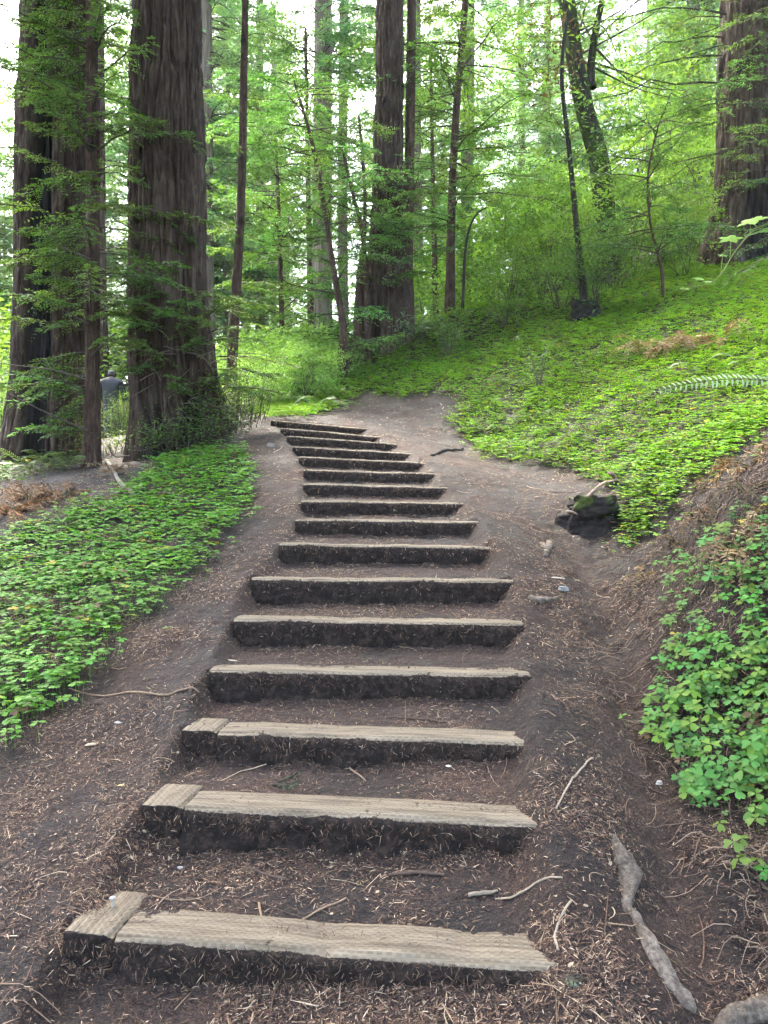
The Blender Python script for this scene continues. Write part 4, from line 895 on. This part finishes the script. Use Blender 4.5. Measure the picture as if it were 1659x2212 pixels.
        tube(rt, np.stack([x, y, z], -1), rg.uniform(.0010, .0028)*np.linspace(1, .5, k), 4, np.array([(.07, .045, .032), (.14, .095, .065), (.035, .022, .017), (.2, .145, .1), (.05, .032, .024)][rg.integers(5)]), cap=False)
    link('bank_rootlets', rt.mesh('bank_rootlets', LITTER), label='tangle of thin rootlets and dead stalks hanging on the cut bank', cat='roots', kind='stuff')
litter()
def ground_tube(name, rows, label, cat, mat, C=(0, 0, 0), n=30, seg=12, lift=.3, jit=.25, seed=0, group=None, sub=None):
    """rows: (px,py,width px) along the thing, laid on the ground"""
    pts = []; rr = []
    for px, py, w in rows:
        p = hit(px, py); pts.append(p); rr.append(w/2/F*p[1])
    pts = curve(np.array(pts), n); r = np.interp(np.linspace(0, 1, n), np.linspace(0, 1, len(rr)), rr)
    pts[:, 2] = np.maximum(H(pts[:, 0], pts[:, 1])+r*lift, pts[:, 2]*0-9)
    b = pts[n//2].copy(); ac = Acc(); tube(ac, pts-b, r, seg, C, 0, jit=jit, seed=seed)
    return link(name, ac.mesh(name, mat, smooth=True), None, label, cat, group, loc=b)
ground_tube('exposed_root', [(1325, 1805, 8), (1340, 1850, 34), (1356, 1890, 46), (1355, 1940, 28), (1352, 1965, 18), (1375, 1990, 22), (1400, 2040, 34), (1440, 2110, 38), (1478, 2165, 34), (1500, 2190, 16)],
            'long grey gnarled root lying exposed beside the lowest step', 'root', ROOTW, n=90, seg=22, lift=.02, jit=.5, seed=3)
ground_tube('exposed_root', [(1545, 2250, 34), (1585, 2215, 44), (1625, 2200, 48), (1680, 2192, 52), (1760, 2190, 54)], 'thick smooth root arching out of the soil below the long gnarled root', 'root', ROOTW, n=30, seg=20, lift=.5, jit=.15, seed=5)
ground_tube('exposed_root', [(1168, 1175, 6), (1180, 1190, 18), (1187, 1175, 14), (1178, 1205, 10)], 'small pale looped root stub on the trail below the burnt stump', 'root', ROOTW, n=20, seg=12, jit=.2)
ground_tube('exposed_root', [(1145, 1292, 10), (1165, 1302, 20), (1185, 1300, 14), (1200, 1295, 6)], 'brown forked root knob in the trail beside the sixth step', 'root', ROOTW, n=16, seg=10, jit=.3)
ground_tube('fallen_stick', [(932, 985, 6), (955, 976, 10), (980, 973, 9), (1000, 970, 5)], 'dark rotten stick lying right of the upper steps', 'stick', CHAR, (.02, .016, .013), n=16, seg=8)
PALE, TAN, BRN = (.26, .2, .14), (.2, .135, .085), (.075, .05, .035)
for rows, lab, c in [([(560, 1955, 5), (566, 2000, 6), (555, 2030, 5), (528, 2075, 4)], 'curved tan twig crossing the lowest step', TAN), ([(645, 1995, 4), (700, 1965, 5), (748, 1942, 4)], 'straight twig lying on the lowest tread', TAN),
                     ([(525, 1880, 6), (560, 1890, 7), (620, 1905, 6)], 'thick brown twig on the lowest tread near the second step', BRN), ([(690, 1625, 4), (730, 1610, 5), (755, 1660, 4), (790, 1690, 3)], 'hooked twig hanging over the third riser', TAN),
                     ([(1200, 1750, 4), (1240, 1680, 5), (1280, 1640, 4)], 'long pale twig lying on the trail right of the third step', PALE), ([(1205, 2060, 6), (1200, 2020, 6), (1235, 1950, 5)], 'bent pale twig at the right end of the lowest step', PALE),
                     ([(1070, 1945, 4), (1140, 1925, 5), (1215, 1900, 4)], 'pale straight twig right of the second step', PALE), ([(840, 1895, 7), (900, 1890, 8), (960, 1893, 5)], 'brown knobbly twig below the second step', BRN),
                     ([(430, 1500, 4), (360, 1505, 5), (260, 1500, 4), (150, 1490, 3)], 'long thin twig at the edge of the sorrel bed', TAN), ([(840, 1552, 4), (900, 1558, 5), (965, 1562, 4)], 'straight twig lying on the fourth tread', BRN),
                     ([(230, 1000, 8), (250, 1030, 9), (290, 1075, 8)], 'forked grey branch fallen before the slim trunk', (.2, .16, .13)), ([(1012, 1940, 9), (1050, 1935, 10), (1075, 1928, 4)], 'short flat sliver of bleached wood on the lowest tread', (.2, .155, .11))]:
    ground_tube('fallen_twig', rows, lab, 'twig', LITTER, c, n=14, seg=6, lift=1.2, jit=.25, group='twigs on the trail')
def chip(px, py, w, c, lab, cat='leaf', name='fallen_leaf', thick=.15, asp=.4, rz=0):
    p = hit(px, py); s = w/F*p[1]; rg = np.random.default_rng(int(px)); a = np.linspace(0, 2*np.pi, 10, endpoint=False); ac = Acc()
    rim = np.stack([np.cos(a)*(1+.15*rg.normal(0, 1, 10)), np.sin(a)*asp*(1+.15*rg.normal(0, 1, 10)), 0*a], -1)*s/2
    V = np.vstack([rim, rim*.75+[0, 0, thick*s], [[0, 0, thick*s*1.15]]]); j = np.arange(10); j2 = (j+1) % 10
    ac.add(V, np.stack([j, j2, j2+10, j+10], -1), np.stack([j+10, j2+10, np.full(10, 20)], -1), c)
    o = link(name, ac.mesh(name, LITTER, smooth=thick > .2), None, lab, cat, loc=p+np.array([0, 0, .003])); o.rotation_euler = (.1, .1, rz)
for a in [(1217, 1276, 26, (.2, .2, .19), 'pale grey stone beside the sixth step', 'stone', 'stone', .3, .5, -.3), (1205, 1250, 34, (.3, .26, .21), 'bleached wood chip above the grey stone', 'wood chip', 'wood_chip', .06, .25, .1), (1245, 1255, 13, (.5, .42, .27), 'small tan leaf in the gully beside the sixth step', 'leaf'),
          (585, 966, 22, (.14, .12, .1), 'grey stone on the bank left of the upper steps', 'stone', 'stone', .35, .6, 0), (255, 1563, 16, (.38, .35, .3), 'small white leaf on the duff left of the third step', 'leaf'), (390, 1877, 18, (.36, .33, .29), 'small white leaf on the lowest tread', 'leaf'),
          (264, 1697, 22, (.5, .38, .16), 'yellowed willow-shaped leaf left of the second step', 'leaf', 'fallen_leaf', .05, .3, .9), (200, 1610, 34, (.42, .32, .2), 'curled tan leaf on the duff beside the third step', 'leaf', 'fallen_leaf', .08, .25, .8), (60, 1520, 26, (.42, .33, .22), 'tan leaf caught at the corner of the sorrel bed', 'leaf', 'fallen_leaf', .06, .4, .6),
          (1160, 1672, 18, (.33, .29, .23), 'pale leaf flake right of the third step', 'leaf', 'fallen_leaf', .05, .3, -.7), (970, 1657, 16, (.55, .48, .36), 'tan flake on the soil under the third step', 'leaf'), (500, 1428, 28, (.3, .25, .18), 'pale dry leaf lying on the fourth step', 'leaf', 'fallen_leaf', .05, .3, 0), (1425, 1695, 22, (.36, .33, .29), 'grey stone at the foot of the bank by the third step', 'stone', 'stone', .3, .5, .7)]:
    chip(*a)
def sprig(px, py, lab, green, seed, n=5, L=.14):
    p = hit(px, py)+np.array([0, 0, .01]); rg = np.random.default_rng(seed); ac = Acc()
    B = [(p*0, (math.cos(a), math.sin(a), .1), L*rg.uniform(.6, 1)) for a in rg.uniform(-.9, .9, n)]
    conifer_branches(ac, B, rg, dens=60, m=5, lsz=.012, lw=.2, twl=.06, green=green, br=.004, droop=0, start=.2)
    link('redwood_sprig', ac.mesh('redwood_sprig', [NEEDLE, TWIG]), None, lab, 'sprig', loc=p)
sprig(590, 1700, 'fresh green redwood sprig dropped on the second tread', (.06, .14, .05), 1); sprig(330, 1735, 'grey-green lichen sprig at the end of the second step', (.2, .22, .15), 2, 4, .08)
sprig(1215, 2120, 'pale lichen tuft at the right end of the lowest step', (.25, .27, .16), 3, 6, .06); sprig(1130, 1530, 'faded mossy sprig right of the fourth step', (.16, .17, .08), 4, 6, .07)

# ------------------------------------------------------------------ ferns
def frond(L, np_, pl, C, rg, arch=.5, curl=0, lw=.22, stemC=(.1, .09, .04), mat=None):
    """one frond along +X rising in +Z; returns a mesh"""
    ac = Acc(); k = 14; u = np.linspace(0, 1, k)
    pts = np.stack([L*u*(1-.25*arch*u), .04*L*np.sin(u*3)*rg.normal(0, 1), L*(arch*u*1.1-arch*1.25*u**2)], -1)
    if curl: pts[:, 2] -= curl*L*u**3; pts[:, 0] -= curl*.5*L*u**4
    tube(ac, pts, np.linspace(.0045, .0012, k), 5, stemC, 0, cap=False)
    t = np.linspace(.12, .99, np_); p = np.stack([np.interp(t, u, pts[:, q]) for q in range(3)], -1); tg = norm(np.stack([np.gradient(p[:, q]) for q in range(3)], -1))
    for sg in (-1, 1):
        s0 = np.array([0, sg, 0.0]); d = norm(s0+tg*.35+np.array([0, 0, -.12])+rg.normal(0, .07+.35*bool(curl), p.shape)); n = norm(np.cross(tg, s0)*-sg*-1+rg.normal(0, .1, p.shape)); n = np.where(n[:, 2:3] < 0, -n, n)
        sx = norm(np.cross(d, n)); nz = np.cross(sx, d); ln = pl*np.sin(np.clip(t*.92+.12, 0, 1)*np.pi)**.6*rg.uniform(.85, 1.1, np_)
        c = np.array(C)*rg.uniform(.75, 1.25, (np_, 1)); scatter(ac, T_LEAF, p, sx, d, nz, np.stack([ln*lw, ln, ln*.8], -1), c)
    return ac.mesh('frond', mat or FERN)
def fern(px, py, label, n, L, C, seed, pl=.07, np_=26, az=(0, 6.28), arch=.55, curl=0, group='ferns', cat='fern', mat=None, lw=.22, p=None, name='fern', roll=0):
    rg = np.random.default_rng(seed); p = hit(px, py) if p is None else np.asarray(p, float); e = empty(name, p, label, cat, group)
    for i in range(n):
        a = az[0]+(az[1]-az[0])*(i+rg.uniform(.1, .9))/n; o = link('frond', frond(L*rg.uniform(.7, 1.1), np_, pl*rg.uniform(.8, 1.1), np.array(C)*rg.uniform(.75, 1.25), rg, arch*rg.uniform(.7, 1.25), curl, lw, mat=mat), e)
        o.rotation_euler = (rg.normal(0, .25)+roll, rg.normal(0, .15), a); o.location = rg.normal(0, .02, 3)
GF, BF, SF = (.07, .14, .035), (.17, .1, .055), (.10, .16, .10)
fern(690, 885, 'green sword fern at the bend, top of the stairs', 12, 1.0, (.09, .18, .045), 1, .09); fern(640, 870, 'yellow-green fern beside the sword fern at the bend', 12, .9, (.12, .21, .04), 2, .08); fern(570, 880, 'rusty fern clump by the foot of the leaning pole', 12, .85, (.16, .14, .05), 3, .08)
fern(740, 850, 'small bright fern where the trail bends away', 6, .45, (.12, .2, .035), 4, .05)
fern(0, 0, 'silvery fern frond arching in from the side over the clover slope', 1, 1.1, (.27, .34, .2), 5, .075, 28, (3.1, 3.2), .42, p=P(1715, 832, 5.2), lw=.26, roll=-.62)
fern(1475, 755, 'brown dead fern heap in the middle of the clover slope', 26, 1.0, (.25, .15, .085), 6, .09, curl=.3, mat=DEAD, group='dead ferns'); fern(1390, 775, 'upright withered fern stalks on the clover slope', 16, .9, (.26, .19, .09), 7, .07, curl=.2, mat=DEAD, group='dead ferns', arch=1.1)
fern(1560, 740, 'withered fern clump below the hillside redwood', 14, .8, (.24, .14, .08), 8, .08, curl=.3, mat=DEAD, group='dead ferns'); fern(1500, 800, 'green fern between the dead fern heaps', 6, .6, GF, 9, .06); fern(1600, 790, 'green fern just above the silvery frond', 6, .55, GF, 10, .06)
fern(1360, 865, 'rust-coloured curled fern standing in the sorrel', 5, .3, (.24, .12, .07), 11, .035, 18, curl=.5, mat=DEAD, group='dead ferns', arch=1.2); fern(1290, 900, 'small green fern sprig in the lower sorrel slope', 4, .25, SF, 12, .04, 16)
fern(1620, 1010, 'crumpled tan dead fern on top of the steep bank', 9, .42, (.3, .19, .1), 13, .055, 22, curl=.5, mat=DEAD, group='dead ferns'); fern(1490, 1060, 'twisted brown dead frond standing at the edge of the bank', 3, .35, (.26, .17, .09), 14, .03, 24, (4.3, 5.2), 1.0, .8, mat=DEAD, group='dead ferns')
fern(1590, 1210, 'curled papery fern fronds hanging down the bank above the sorrel', 6, .42, (.34, .23, .12), 15, .035, 30, (3.4, 5.6), .7, .9, mat=DEAD, group='dead ferns'); fern(20, 1110, 'rusty dead fern heap left of the sorrel bed', 26, .8, (.23, .125, .065), 16, .075, curl=.3, mat=DEAD, group='dead ferns')
fern(140, 1075, 'brown crumpled fern by the upper edge of the sorrel bed', 16, .6, (.19, .105, .06), 30, .06, curl=.35, mat=DEAD, group='dead ferns'); fern(60, 1075, 'dead bracken tangled below the burn-streaked redwood', 16, .7, (.2, .12, .07), 31, .07, curl=.3, mat=DEAD, group='dead ferns'); fern(70, 1020, 'arching green fern at the foot of the burn-streaked redwood', 9, .8, (.10, .17, .05), 32, .07); fern(150, 1015, 'leafy fern before the slim trunk', 9, .7, (.11, .18, .045), 33, .065); fern(5, 985, 'tall pale fern at the outer side of the burn-streaked redwood', 10, .9, (.07, .12, .035), 34, .07); fern(250, 1020, 'dry brown fern between the slim trunk and the sorrel bed', 10, .45, (.16, .1, .06), 35, .05, curl=.3, mat=DEAD, group='dead ferns'); fern(90, 990, 'broad fern in the shade of the burn-streaked redwood', 9, .7, (.09, .15, .05), 36, .065); fern(20, 1040, 'pale green fern beyond the rusty fern heap', 8, .7, (.07, .115, .035), 17, .06); fern(110, 1020, 'dull fern below the burn-streaked redwood', 8, .6, (.10, .14, .045), 18, .055); fern(110, 1440, 'dry curled frond standing up in the sorrel bed', 2, .22, (.3, .22, .12), 19, .025, 22, arch=1.3, curl=.4, mat=DEAD, group='dead ferns')
fern(60, 1470, 'bleached bent fern stalk at the corner of the sorrel bed', 2, .28, (.45, .38, .25), 20, .025, 16, curl=.4, mat=DEAD, group='dead ferns'); fern(960, 930, 'tiny fern at the trail edge by the top step', 3, .18, SF, 22, .03, 14); fern(1345, 1040, 'small fern overhanging the burnt stump', 4, .22, GF, 23, .03, 16)

for i, (px, py) in enumerate([(1100, 830), (1230, 770), (1350, 720), (1080, 930), (1420, 930), (1540, 900), (1320, 800), (1580, 640), (1180, 900)]):
    fern(px, py, 'small green fern rising out of the sorrel on the slope', 5, .38, (.09, .19, .05), 60+i, .045, 18, group='small ferns in the sorrel')
for i, (px, py, lab) in enumerate([(1560, 1005, 'brown dead frond heap at the lip of the steep bank'), (1645, 975, 'tan dead fronds at the lip of the bank, nearest the frame edge'), (1610, 1065, 'dry fronds hanging just below the lip of the bank'), (1520, 1125, 'withered frond tuft halfway up the bank'),
                                   (1645, 1130, 'curled dry fronds on the upper bank at the frame edge'), (1460, 1185, 'dark withered fronds above the gully'), (1560, 1180, 'brown frond curling over the upper sorrel leaves'), (1400, 1240, 'small dead frond tuft low over the gully')]):
    fern(px, py, lab, 9, .36, [(.2, .125, .07), (.27, .18, .1), (.13, .085, .055)][i % 3], 80+i, .04, 20, (3.3, 6.0), .5, .8, mat=DEAD, group='dead fronds on the bank')
# ------------------------------------------------------------------ small plants on the slope
def seedling(px, py, label, h, n, size, green, seed, mat=LEAF, lw=.45):
    rg = np.random.default_rng(seed); p = hit(px, py); e = empty('seedling', p, label, 'seedling', 'seedlings on the slope'); st = Acc(); lf = Acc(); tips = []
    for i in range(max(2, n//6)):
        a = rg.uniform(0, 6.28); t = np.array([math.cos(a)*.3*h, math.sin(a)*.3*h, h*rg.uniform(.5, 1)]); m = t*.5+[0, 0, .1*h]; c = curve([np.zeros(3)-[0, 0, .05], m, t], 8); tube(st, c, np.linspace(.008, .002, 8), 5, (.06, .05, .035), cap=False); tips += [c[k_] for k_ in (4, 5, 6, 7)]
    broad(lf, np.array(tips), max(3, n//8), .16*h+.05, size, green, rg, lw=lw); link('stem', st.mesh('stem', TWIG), e); link('foliage', lf.mesh('foliage', mat), e)
seedling(1165, 840, 'leafy grey-green seedling standing alone on the clover slope', .75, 30, .075, (.09, .15, .07), 1); seedling(970, 775, 'broad-leaved sapling in front of the clover slope pole', 1.1, 60, .10, (.10, .17, .06), 2); seedling(865, 755, 'seedling with large pale leaves at the foot of the flared redwood', .9, 40, .14, (.16, .22, .15), 3, lw=.3)
seedling(1085, 720, 'small bush at the top edge of the clover slope', .9, 60, .08, (.07, .14, .04), 4); seedling(905, 745, 'low pale-leaved seedling beside the flared redwood', .6, 30, .13, (.17, .23, .16), 5, lw=.3); seedling(300, 985, 'small fir-green seedling below the old redwood', .35, 30, .07, (.05, .11, .05), 6, lw=.25)
seedling(1270, 690, 'leafy sprouts growing out of the blackened stump', 1.6, 110, .075, (.065, .13, .04), 7); seedling(420, 965, 'narrow-leaved sprout under the burnt hollow', .4, 24, .1, (.07, .12, .05), 8, lw=.2)
# broad-leaved cane reaching in from the bank
def cane():
    b = np.array([2.95, 5.3, 0.0]); b[2] = float(H(b[0], b[1])); e = empty('broadleaf_cane', b, 'cane with large lit lobed leaves reaching in high above the bank', 'plant'); rg = np.random.default_rng(8); st = Acc()
    pts = curve([b-[0, 0, .1], P(1760, 640, 5.2), P(1700, 500, 5.1), P(1640, 490, 5.0), P(1590, 540, 4.95), P(1545, 605, 4.9), P(1470, 625, 4.9)], 40); tube(st, pts-b, np.linspace(.009, .002, 40), 6, (.14, .17, .05), cap=False)
    for t, q in [(pts[22], P(1625, 470, 5.0)), (pts[24], P(1650, 492, 5)), (pts[28], P(1580, 510, 4.95)), (pts[31], P(1562, 548, 4.95))]: tube(st, curve([t-b, (t+q)/2-b+[0, 0, .02], q-b], 5), .0025, 4, (.16, .2, .06), cap=False)
    link('stem', st.mesh('stem', TWIG), e)
    a = np.linspace(0, 2*np.pi, 30, endpoint=False); rad = 1+.28*np.cos(5*a)+.06*np.cos(15*a)
    for (px, py, s, c, tl) in [(1625, 472, .135, (.13, .25, .015), (-.4, -.5)), (1655, 492, .16, (.10, .2, .035), (-.3, -.3)), (1578, 512, .11, (.13, .25, .015), (-.2, -.7)), (1562, 550, .05, (.13, .25, .05), (0, -.6)), (1655, 468, .10, (.12, .22, .05), (0, -.4)), (1530, 607, .05, (.15, .27, .04), (0, -.5)), (1480, 622, .05, (.15, .27, .04), (0, -.5)), (1510, 600, .06, (.14, .26, .05), (.1, -.5))]:
        V = np.vstack([[0, 0, 0], np.stack([np.cos(a)*rad, np.sin(a)*rad, -.18*rad**2+.08*np.cos(5*a)], -1)*.5])*s*1.15; j = np.arange(30); ac = Acc(); ac.add(V, None, np.stack([0*j, j+1, (j+1) % 30+1], -1), c)
        o = link('leaf', ac.mesh('leaf', LEAF, smooth=True), e, loc=P(px, py, 4.97)-b); o.rotation_euler = Vector((tl[0], tl[1], 1)).to_track_quat('Z', 'Y').to_euler()
    sp = Acc(); B = [(P(px, py, 5.05)-b, (-1, -.2, rg.uniform(-.5, -.1)), L) for px, py, L in [(1690, 500, .35), (1680, 520, .4), (1690, 540, .42), (1700, 470, .3)]]
    conifer_branches(sp, B, rg, dens=30, m=6, lsz=.03, lw=.2, twl=.16, green=(.09, .16, .08), br=.005, droop=.2); sp2 = sp.mesh('redwood_spray', [NEEDLE, TWIG])
    link('redwood_spray', sp2, None, 'silvery redwood spray drooping behind the lobed leaves', 'branch', loc=b)
cane()
# arching bare stem in the thicket
ac = Acc(); q = np.array([P(1052, 448, 17.5), P(1030, 462, 17.5), P(1012, 500, 17.5), P(1004, 560, 17.5), P(999, 670, 17.5)]); tube(ac, curve(q, 24)-q[-1], np.linspace(.015, .04, 24), 7, (.03, .024, .018), jit=.15)
link('arching_stem', ac.mesh('arching_stem', TWIG, smooth=True), None, 'dark bare stem arching over among the bright shrubs', 'stem', loc=q[-1])
# ------------------------------------------------------------------ stumps
def stump(px, py, label, r, h, seed, C, moss=0, Y=None, name='stump'):
    rg = np.random.default_rng(seed); p = hit(px, py) if Y is None else np.array([(px-CX)/F*Y, Y, float(H((px-CX)/F*Y, Y))]); th = np.linspace(0, 2*np.pi, 60, endpoint=False); u = np.linspace(0, 1, 26)[:, None]; ct, st = np.cos(th)[None], np.sin(th)[None]
    top = h*(.6+.65*fbm(ct*1.6, st*1.6, 3, seed)); zz = u*top-.15*(1-u)
    rr = r*(1.2-.3*u)*(.55+.85*fbm(ct*1.9, st*1.9, zz*5, seed+1))+.22*r*(fbm(ct*5, st*5, zz*14, seed+2)-.5)-.12*r*np.exp(-((vnoise(ct*3, st*3, zz*26, seed+3)-.5)/.08)**2)
    V = np.stack([rr*ct, rr*st, zz+.0*rr], -1).reshape(-1, 3); i = np.arange(25)[:, None]*60; j = np.arange(60)[None]; j2 = (j+1) % 60; Q = np.stack([i+j, i+j2, i+60+j2, i+60+j], -1).reshape(-1, 4)
    V = np.vstack([V, [[0, 0, h*.55]]]); jj = np.arange(60); T = np.stack([25*60+jj, 25*60+(jj+1) % 60, np.full(60, len(V)-1)], -1)
    c = np.tile(C, (len(V), 1)); mo = moss*sm(.5, .62, fbm(V[:, 0]*9, V[:, 1]*9, V[:, 2]*9, seed+5))*sm(.3*h, .75*h, V[:, 2]); c = c*(1-mo[:, None])+np.array([.075, .095, .02])*mo[:, None]
    e = empty(name, p, label, 'stump'); ac = Acc(); ac.add(V, Q, T, c); link('body', ac.mesh('body', CHAR, smooth=True), e); return e, p
e, p = stump(1275, 1132, 'squat black burnt stump with mossy top at the trail edge', .2, .26, 5, (.018, .013, .010), .9)
e.scale = (1.3, 1.0, .85); e.rotation_euler[2] = .5
for rows, r in [([(1270, 1022, 5.95), (1290, 1026, 6.0), (1320, 1042, 6.1)], .017), ([(1262, 1042, 5.95), (1285, 1040, 6.0), (1310, 1036, 6.05), (1335, 1046, 6.1)], .012), ([(1160, 1105, 6.0), (1185, 1108, 6.05), (1215, 1112, 6.15)], .016), ([(1215, 1075, 6.0), (1250, 1050, 6.0), (1290, 1040, 6.1)], .013)]:
    ac = Acc(); q = curve([(P(*a)-p)/np.array([1, 1, .85]) for a in rows], 12)*np.array([.77, 1, 1]); tube(ac, q, r*np.linspace(1, .7, 12), 8, (.24, .17, .12), jit=.25); link('root', ac.mesh('root', LITTER, smooth=True), e, label='bare brown root curling from the stump')
stump(1262, 690, 'ragged blackened stump at the foot of the thin wavy stem', .26, .42, 9, (.012, .01, .009), .2, Y=15)
stump(752, 0, 'charred stub left of the flared redwood', .14, .7, 12, (.015, .013, .012), 0, Y=16.8)
# ------------------------------------------------------------------ the hiker
def hiker():
    Y = 19.5; X = (240-CX)/F*Y; z0 = float(H(X, Y)); base = np.array([X, Y, z0]); zt = P(240, 800, Y)[2]; S = (zt-z0)/1.66
    e = empty('person', base, 'hiker seen from behind in dark jacket and blue jeans, head bowed', 'person'); e.scale = (S, S, S); e.rotation_euler[2] = .12
    def skin(name, verts, edges, rads, mat, root=0, sub=2):
        me = bpy.data.meshes.new(name); me.from_pydata(verts, edges, []); o = link(name, me, e); m = o.modifiers.new('skin', 'SKIN'); me.skin_vertices.new() if not me.skin_vertices else None
        for i, r in enumerate(rads): v = me.skin_vertices[0].data[i]; v.radius = r if hasattr(r, '__len__') else (r, r); v.use_root = i == root
        s = o.modifiers.new('sub', 'SUBSURF'); s.levels = s.render_levels = sub; me.materials.append(mat); return o
    def pm(name, c, rough=.8):
        m, t, b, o = nodes(name); n = nd(t, 'ShaderNodeTexNoise', Scale=18, Detail=4); t.links.new(objco(t), n.inputs['Vector']); t.links.new(ramp(t, n.outputs[0], [(.3, tuple(x*.7 for x in c)), (.7, tuple(x*1.3 for x in c))]), b.inputs['Base Color']); b.inputs['Roughness'].default_value = rough; return m
    sk, jk, jn, hr, sh = pm('skin', (.2, .12, .085), .6), pm('jacket_cloth', (.006, .0085, .016)), pm('denim', (.010, .017, .04)), pm('hair', (.008, .006, .005), .6), pm('shoe', (.03, .025, .022))
    # y is away from the camera: the figure faces +Y
    arms = [(-.21, .03, 1.36), (-.29, .03, 1.12), (-.25, .17, .93), (-.235, .22, .86)]
    V = [(0, 0, .92), (0, -.02, 1.15), (0, .02, 1.38), (0, .08, 1.47), (0, .14, 1.55), (0, .16, 1.63)]; E = [(0, 1), (1, 2), (2, 3), (3, 4), (4, 5)]; rr = [(.10, .08), (.11, .08), (.12, .07), (.05, .05), (.075, .09), (.055, .06)]
    for s in (-1, 1):
        n = len(V); V += [(x*-s if s > 0 else x, y, z) for x, y, z in arms]; E += [(2, n), (n, n+1), (n+1, n+2), (n+2, n+3)]; rr += [.06, .048, .036, .03]
        h = V[-1]
        for f in range(5):                      # five short finger chains on each hand
            k = len(V); o_ = (f-2)*.018; V += [(h[0]+o_, h[1]+.03, h[2]-.05), (h[0]+o_*1.1, h[1]+.05, h[2]-.085+abs(f-2)*.008), (h[0]+o_*.9, h[1]+.075, h[2]-.10+abs(f-2)*.01)]; E += [(n+3, k), (k, k+1), (k+1, k+2)]; rr += [.011, .0095, .008]
        n = len(V); V += [(s*.09, 0, .86), (s*.10, .02+.03*s, .48), (s*.10, -.03+.05*s, .09), (s*.11, .10+.05*s, .03)]; E += [(0, n), (n, n+1), (n+1, n+2), (n+2, n+3)]; rr += [.085, .06, .042, .035]
    skin('body', V, E, rr, sk)
    V = [(0, 0, .76), (0, -.025, 1.0), (0, -.02, 1.25), (0, .02, 1.42), (0, .08, 1.52)]; E = [(0, 1), (1, 2), (2, 3), (3, 4)]; rr = [(.21, .16), (.205, .155), (.215, .15), (.19, .12), (.095, .09)]
    for s in (-1, 1):
        n = len(V); V += [(x*-s if s > 0 else x, y, z) for x, y, z in arms[:3]]; E += [(3, n), (n, n+1), (n+1, n+2)]; rr += [.085, .072, .055]
    skin('jacket', V, E, rr, jk)
    V = [(0, 0, .93)]; E = []; rr = [(.17, .14)]
    for s in (-1, 1):
        n = len(V); V += [(s*.09, 0, .80), (s*.10, .02+.03*s, .48), (s*.10, -.03+.05*s, .10)]; E += [(0, n), (n, n+1), (n+1, n+2)]; rr += [.105, .078, .062]
    skin('trousers', V, E, rr, jn)
    for s in (-1, 1): skin('shoe', [(s*.10, -.06+.05*s, .05), (s*.105, .06+.05*s, .045), (s*.11, .17+.05*s, .035)], [(0, 1), (1, 2)], [.05, .052, .04], sh)
    skin('hair', [(0, .08, 1.49), (0, .12, 1.58), (0, .15, 1.665)], [(0, 1), (1, 2)], [(.10, .08), (.12, .115), (.10, .11)], hr)
    ac = Acc(); tube(ac, [(0, 0, 0), (.01, .02, -.09)], [.03, .026], 8, (.75, .75, .75)); o = link('folded_paper', ac.mesh('folded_paper', LITTER), None, 'small folded white paper held in the hiker\'s hand', 'paper', loc=base+np.array([-.19, .16, .80])*S)
hiker()

# ------------------------------------------------------------------ the hazy air
def haze():
    V = np.array([(x, y, z) for x in (-95, 95) for y in (-20, 135) for z in (-12, 75)], float)
    Q = np.array([(0, 1, 3, 2), (4, 6, 7, 5), (0, 4, 5, 1), (2, 3, 7, 6), (0, 2, 6, 4), (1, 5, 7, 3)])
    m = bpy.data.materials.new('air'); m.use_nodes = True; t = m.node_tree; t.nodes.remove(t.nodes['Principled BSDF'])
    v = t.nodes.new('ShaderNodeVolumePrincipled'); v.inputs['Color'].default_value = (.93, .97, 1, 1); v.inputs['Density'].default_value = .0004; v.inputs['Anisotropy'].default_value = .3
    t.links.new(v.outputs[0], t.nodes['Material Output'].inputs['Volume'])
    link('haze', mesh_np('haze', V, Q, m), label='thin pale forest haze', kind='stuff')
haze()
